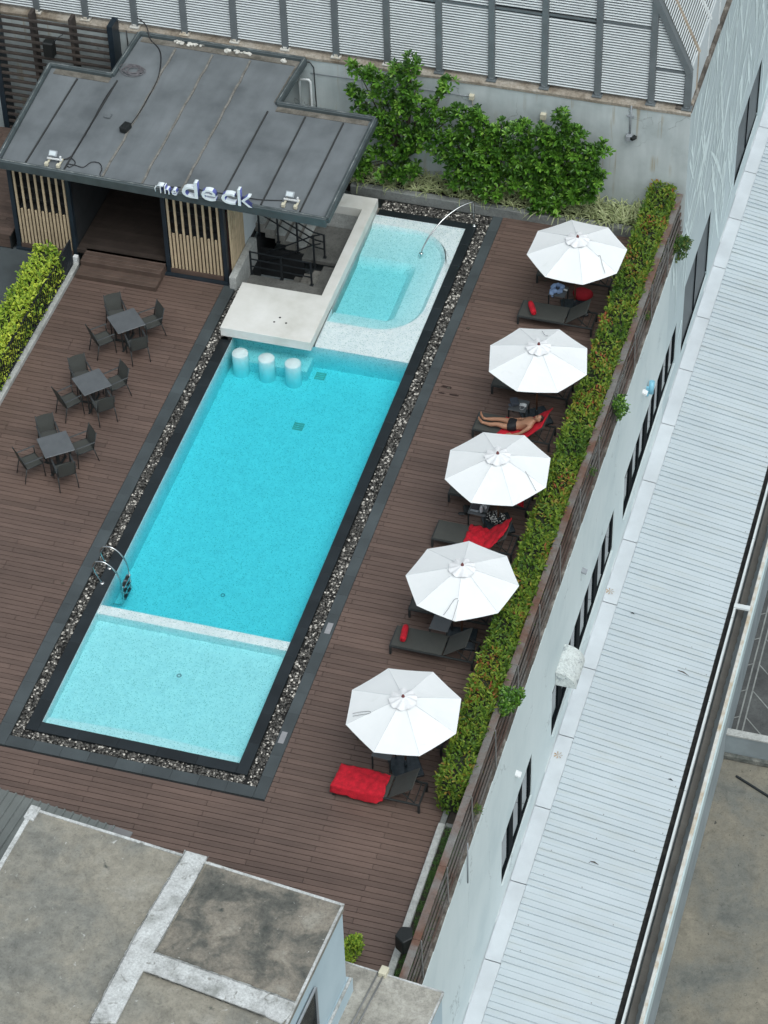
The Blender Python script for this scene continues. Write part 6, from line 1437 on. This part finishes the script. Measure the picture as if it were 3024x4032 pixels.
for s, lo in ((1,0.0),(-1,0.02)):
    chain(0, [(7.78,Y0+s*.085,.435),(7.64,Y0+s*.105,.43),(7.49,Y0+s*(.115 if s>0 else .095),.43+lo),(7.40,Y0+s*(.118 if s>0 else .085),.415+lo),(7.28,Y0+s*.11,.395+lo),(7.12,Y0+s*(.10 if s>0 else .07),.375+lo),(7.055,Y0+s*(.10 if s>0 else .07),.375+lo)],[.088,.078,.060,.055,.056,.036,.036])
    ank = len(V)-1; yy = Y0+s*(.10 if s>0 else .07)
    chain(ank, [(7.02,yy,.425+lo),(6.985,yy+s*.015,.50+lo),(6.975,yy+s*.025,.565+lo)],[(.036,.034),(.042,.022),(.038,.014)])
    sh = [(8.27,Y0+s*.13,.60),(8.22,Y0+s*.20,.565)]; el = (8.04,Y0+s*.275,.435) if s<0 else (8.02,Y0+s*.28,.42); wr = (7.87,Y0+s*.285,.365) if s<0 else (7.82,Y0+s*.27,.385)
    k = chain(3, sh+[((sh[1][0]+el[0])/2,(sh[1][1]+el[1])/2,(sh[1][2]+el[2])/2),el,((el[0]+wr[0])/2,(el[1]+wr[1])/2,(el[2]+wr[2])/2+.005),wr],[.062,.054,.046,.036,.037,.025])
    h = chain(k, [(wr[0]-.05,wr[1],wr[2]-.004),(wr[0]-.085,wr[1]-s*.002,wr[2]-.006)],[(.034,.018),(.040,.016)])
    for fi,(dy,L_) in enumerate(((-.030,.055),(-.011,.070),(.010,.072),(.030,.062))):
        chain(h,[(wr[0]-.105,wr[1]+dy,wr[2]-.006),(wr[0]-.105-L_*.55,wr[1]+dy*1.15,wr[2]-.012),(wr[0]-.105-L_,wr[1]+dy*1.2,wr[2]-.028)],[.0095,.0088,.007])
    chain(h-1,[(wr[0]-.060,wr[1]-s*.045,wr[2]-.0),(wr[0]-.088,wr[1]-s*.060,wr[2]-.006),(wr[0]-.108,wr[1]-s*.062,wr[2]-.012)],[.012,.010,.008])
body = skin_mesh(V, E, Rb, 2)
# head joined into the same surface object
hc = Vector((8.455,Y0+.012,.775)); ax_up = Vector((.80,.05,.60)).normalized(); face = Vector((-.55,-.10,.83)); face = (face-ax_up*face.dot(ax_up)).normalized(); sideV = ax_up.cross(face)
bm = bmesh.new(); bm.from_mesh(body); tmp = bmesh.new(); bmesh.ops.create_uvsphere(tmp, u_segments=32, v_segments=24, radius=1)
for v in tmp.verts:
    x, y, z = v.co; fx = x*.076; fy = y*.096; fz = z*.122
    if z < -.2: fx *= 1-.28*(-z-.2); fy *= 1-.10*(-z-.2)
    if y > .5:
        fy += .026*math.exp(-((x/.16)**2))*math.exp(-(((z+.12)/.17)**2)); fy -= .012*math.exp(-(((abs(x)-.38)/.17)**2))*math.exp(-(((z-.10)/.13)**2))
        fy += .008*math.exp(-((x/.30)**2))*math.exp(-(((z+.44)/.08)**2)); fy -= .006*math.exp(-((x/.30)**2))*math.exp(-(((z+.52)/.03)**2)); fy += .010*math.exp(-((x/.3)**2))*math.exp(-(((z+.80)/.12)**2))
        fy += .006*math.exp(-(((abs(x)-.4)/.25)**2))*math.exp(-(((z-.28)/.08)**2))
    fx += math.copysign(.014,x)*math.exp(-(((abs(x)-1)/.10)**2))*math.exp(-(((z+.02)/.20)**2))*math.exp(-(((y+.08)/.22)**2))
    v.co = hc + sideV*fx + face*fy + ax_up*fz
tm = bpy.data.meshes.new('t'); tmp.to_mesh(tm); tmp.free(); bm.from_mesh(tm)
org = Vector((7.70,Y0,.33))
for v in bm.verts: v.co -= org
for f in bm.faces: f.smooth = True
bm.to_mesh(body); bm.free(); body.materials.clear(); body.materials.append(M['skin'])
pers = bpy.data.objects.new('person', body); COL.objects.link(pers); pers.location = org
tag(pers, 'tanned man in black swim trunks lying on his back on a red towel', 'person')
def child(name, me, m, lab=None):
    for v in me.vertices: v.co -= org
    me.materials.clear(); me.materials.append(m); me.polygons.foreach_set('use_smooth',[True]*len(me.polygons)); o = bpy.data.objects.new(name, me); COL.objects.link(o); o.parent = pers
    if lab: o['label'] = lab
    return o
tv = [(7.87,Y0,.437),(7.98,Y0,.452),(7.78,Y0+.090,.437),(7.66,Y0+.104,.434),(7.78,Y0-.090,.437),(7.66,Y0-.104,.436)]
child('swim_trunks', skin_mesh(tv,[(0,1),(0,2),(2,3),(0,4),(4,5)],[(.136,.178),(.118,.158),.112,.104,.112,.104],2), M['trunks'])
tmp = bmesh.new(); bmesh.ops.create_uvsphere(tmp, u_segments=24, v_segments=16, radius=1)
for v in list(tmp.verts):
    if v.co.z < .30+.55*v.co.y or (v.co.z < -.3): pass
bmesh.ops.delete(tmp, geom=[v for v in tmp.verts if v.co.z < .34+.75*v.co.y], context='VERTS')
for v in tmp.verts: x,y,z = v.co; v.co = hc + sideV*(x*.082) + face*(y*.101) + ax_up*(z*.128)
tm = bpy.data.meshes.new('hair'); tmp.to_mesh(tm); tmp.free(); child('hair', tm, M['hair'])
mb = MB()
for s in (-1,1):
    q = hc+sideV*(s*.030)+face*.088+ax_up*.012; mb.tube([q-sideV*.016, q+face*.002, q+sideV*.016],[.002,.005,.002],6)
    q2 = hc+sideV*(s*.031)+face*.094+ax_up*.036; mb.tube([q2-sideV*.018, q2+face*.002, q2+sideV*.018],[.003,.004,.003],5)
me = mb.mesh('eyes'); child('closed_eye', me, M['hair'])
mb = MB(); q = hc+face*.090-ax_up*.058; mb.tube([q-sideV*.022,q+face*.003,q+sideV*.022],[.003,.006,.003],6); me = mb.mesh('mouth'); child('mouth', me, mat('lip_colour',(.30,.11,.08),.5))
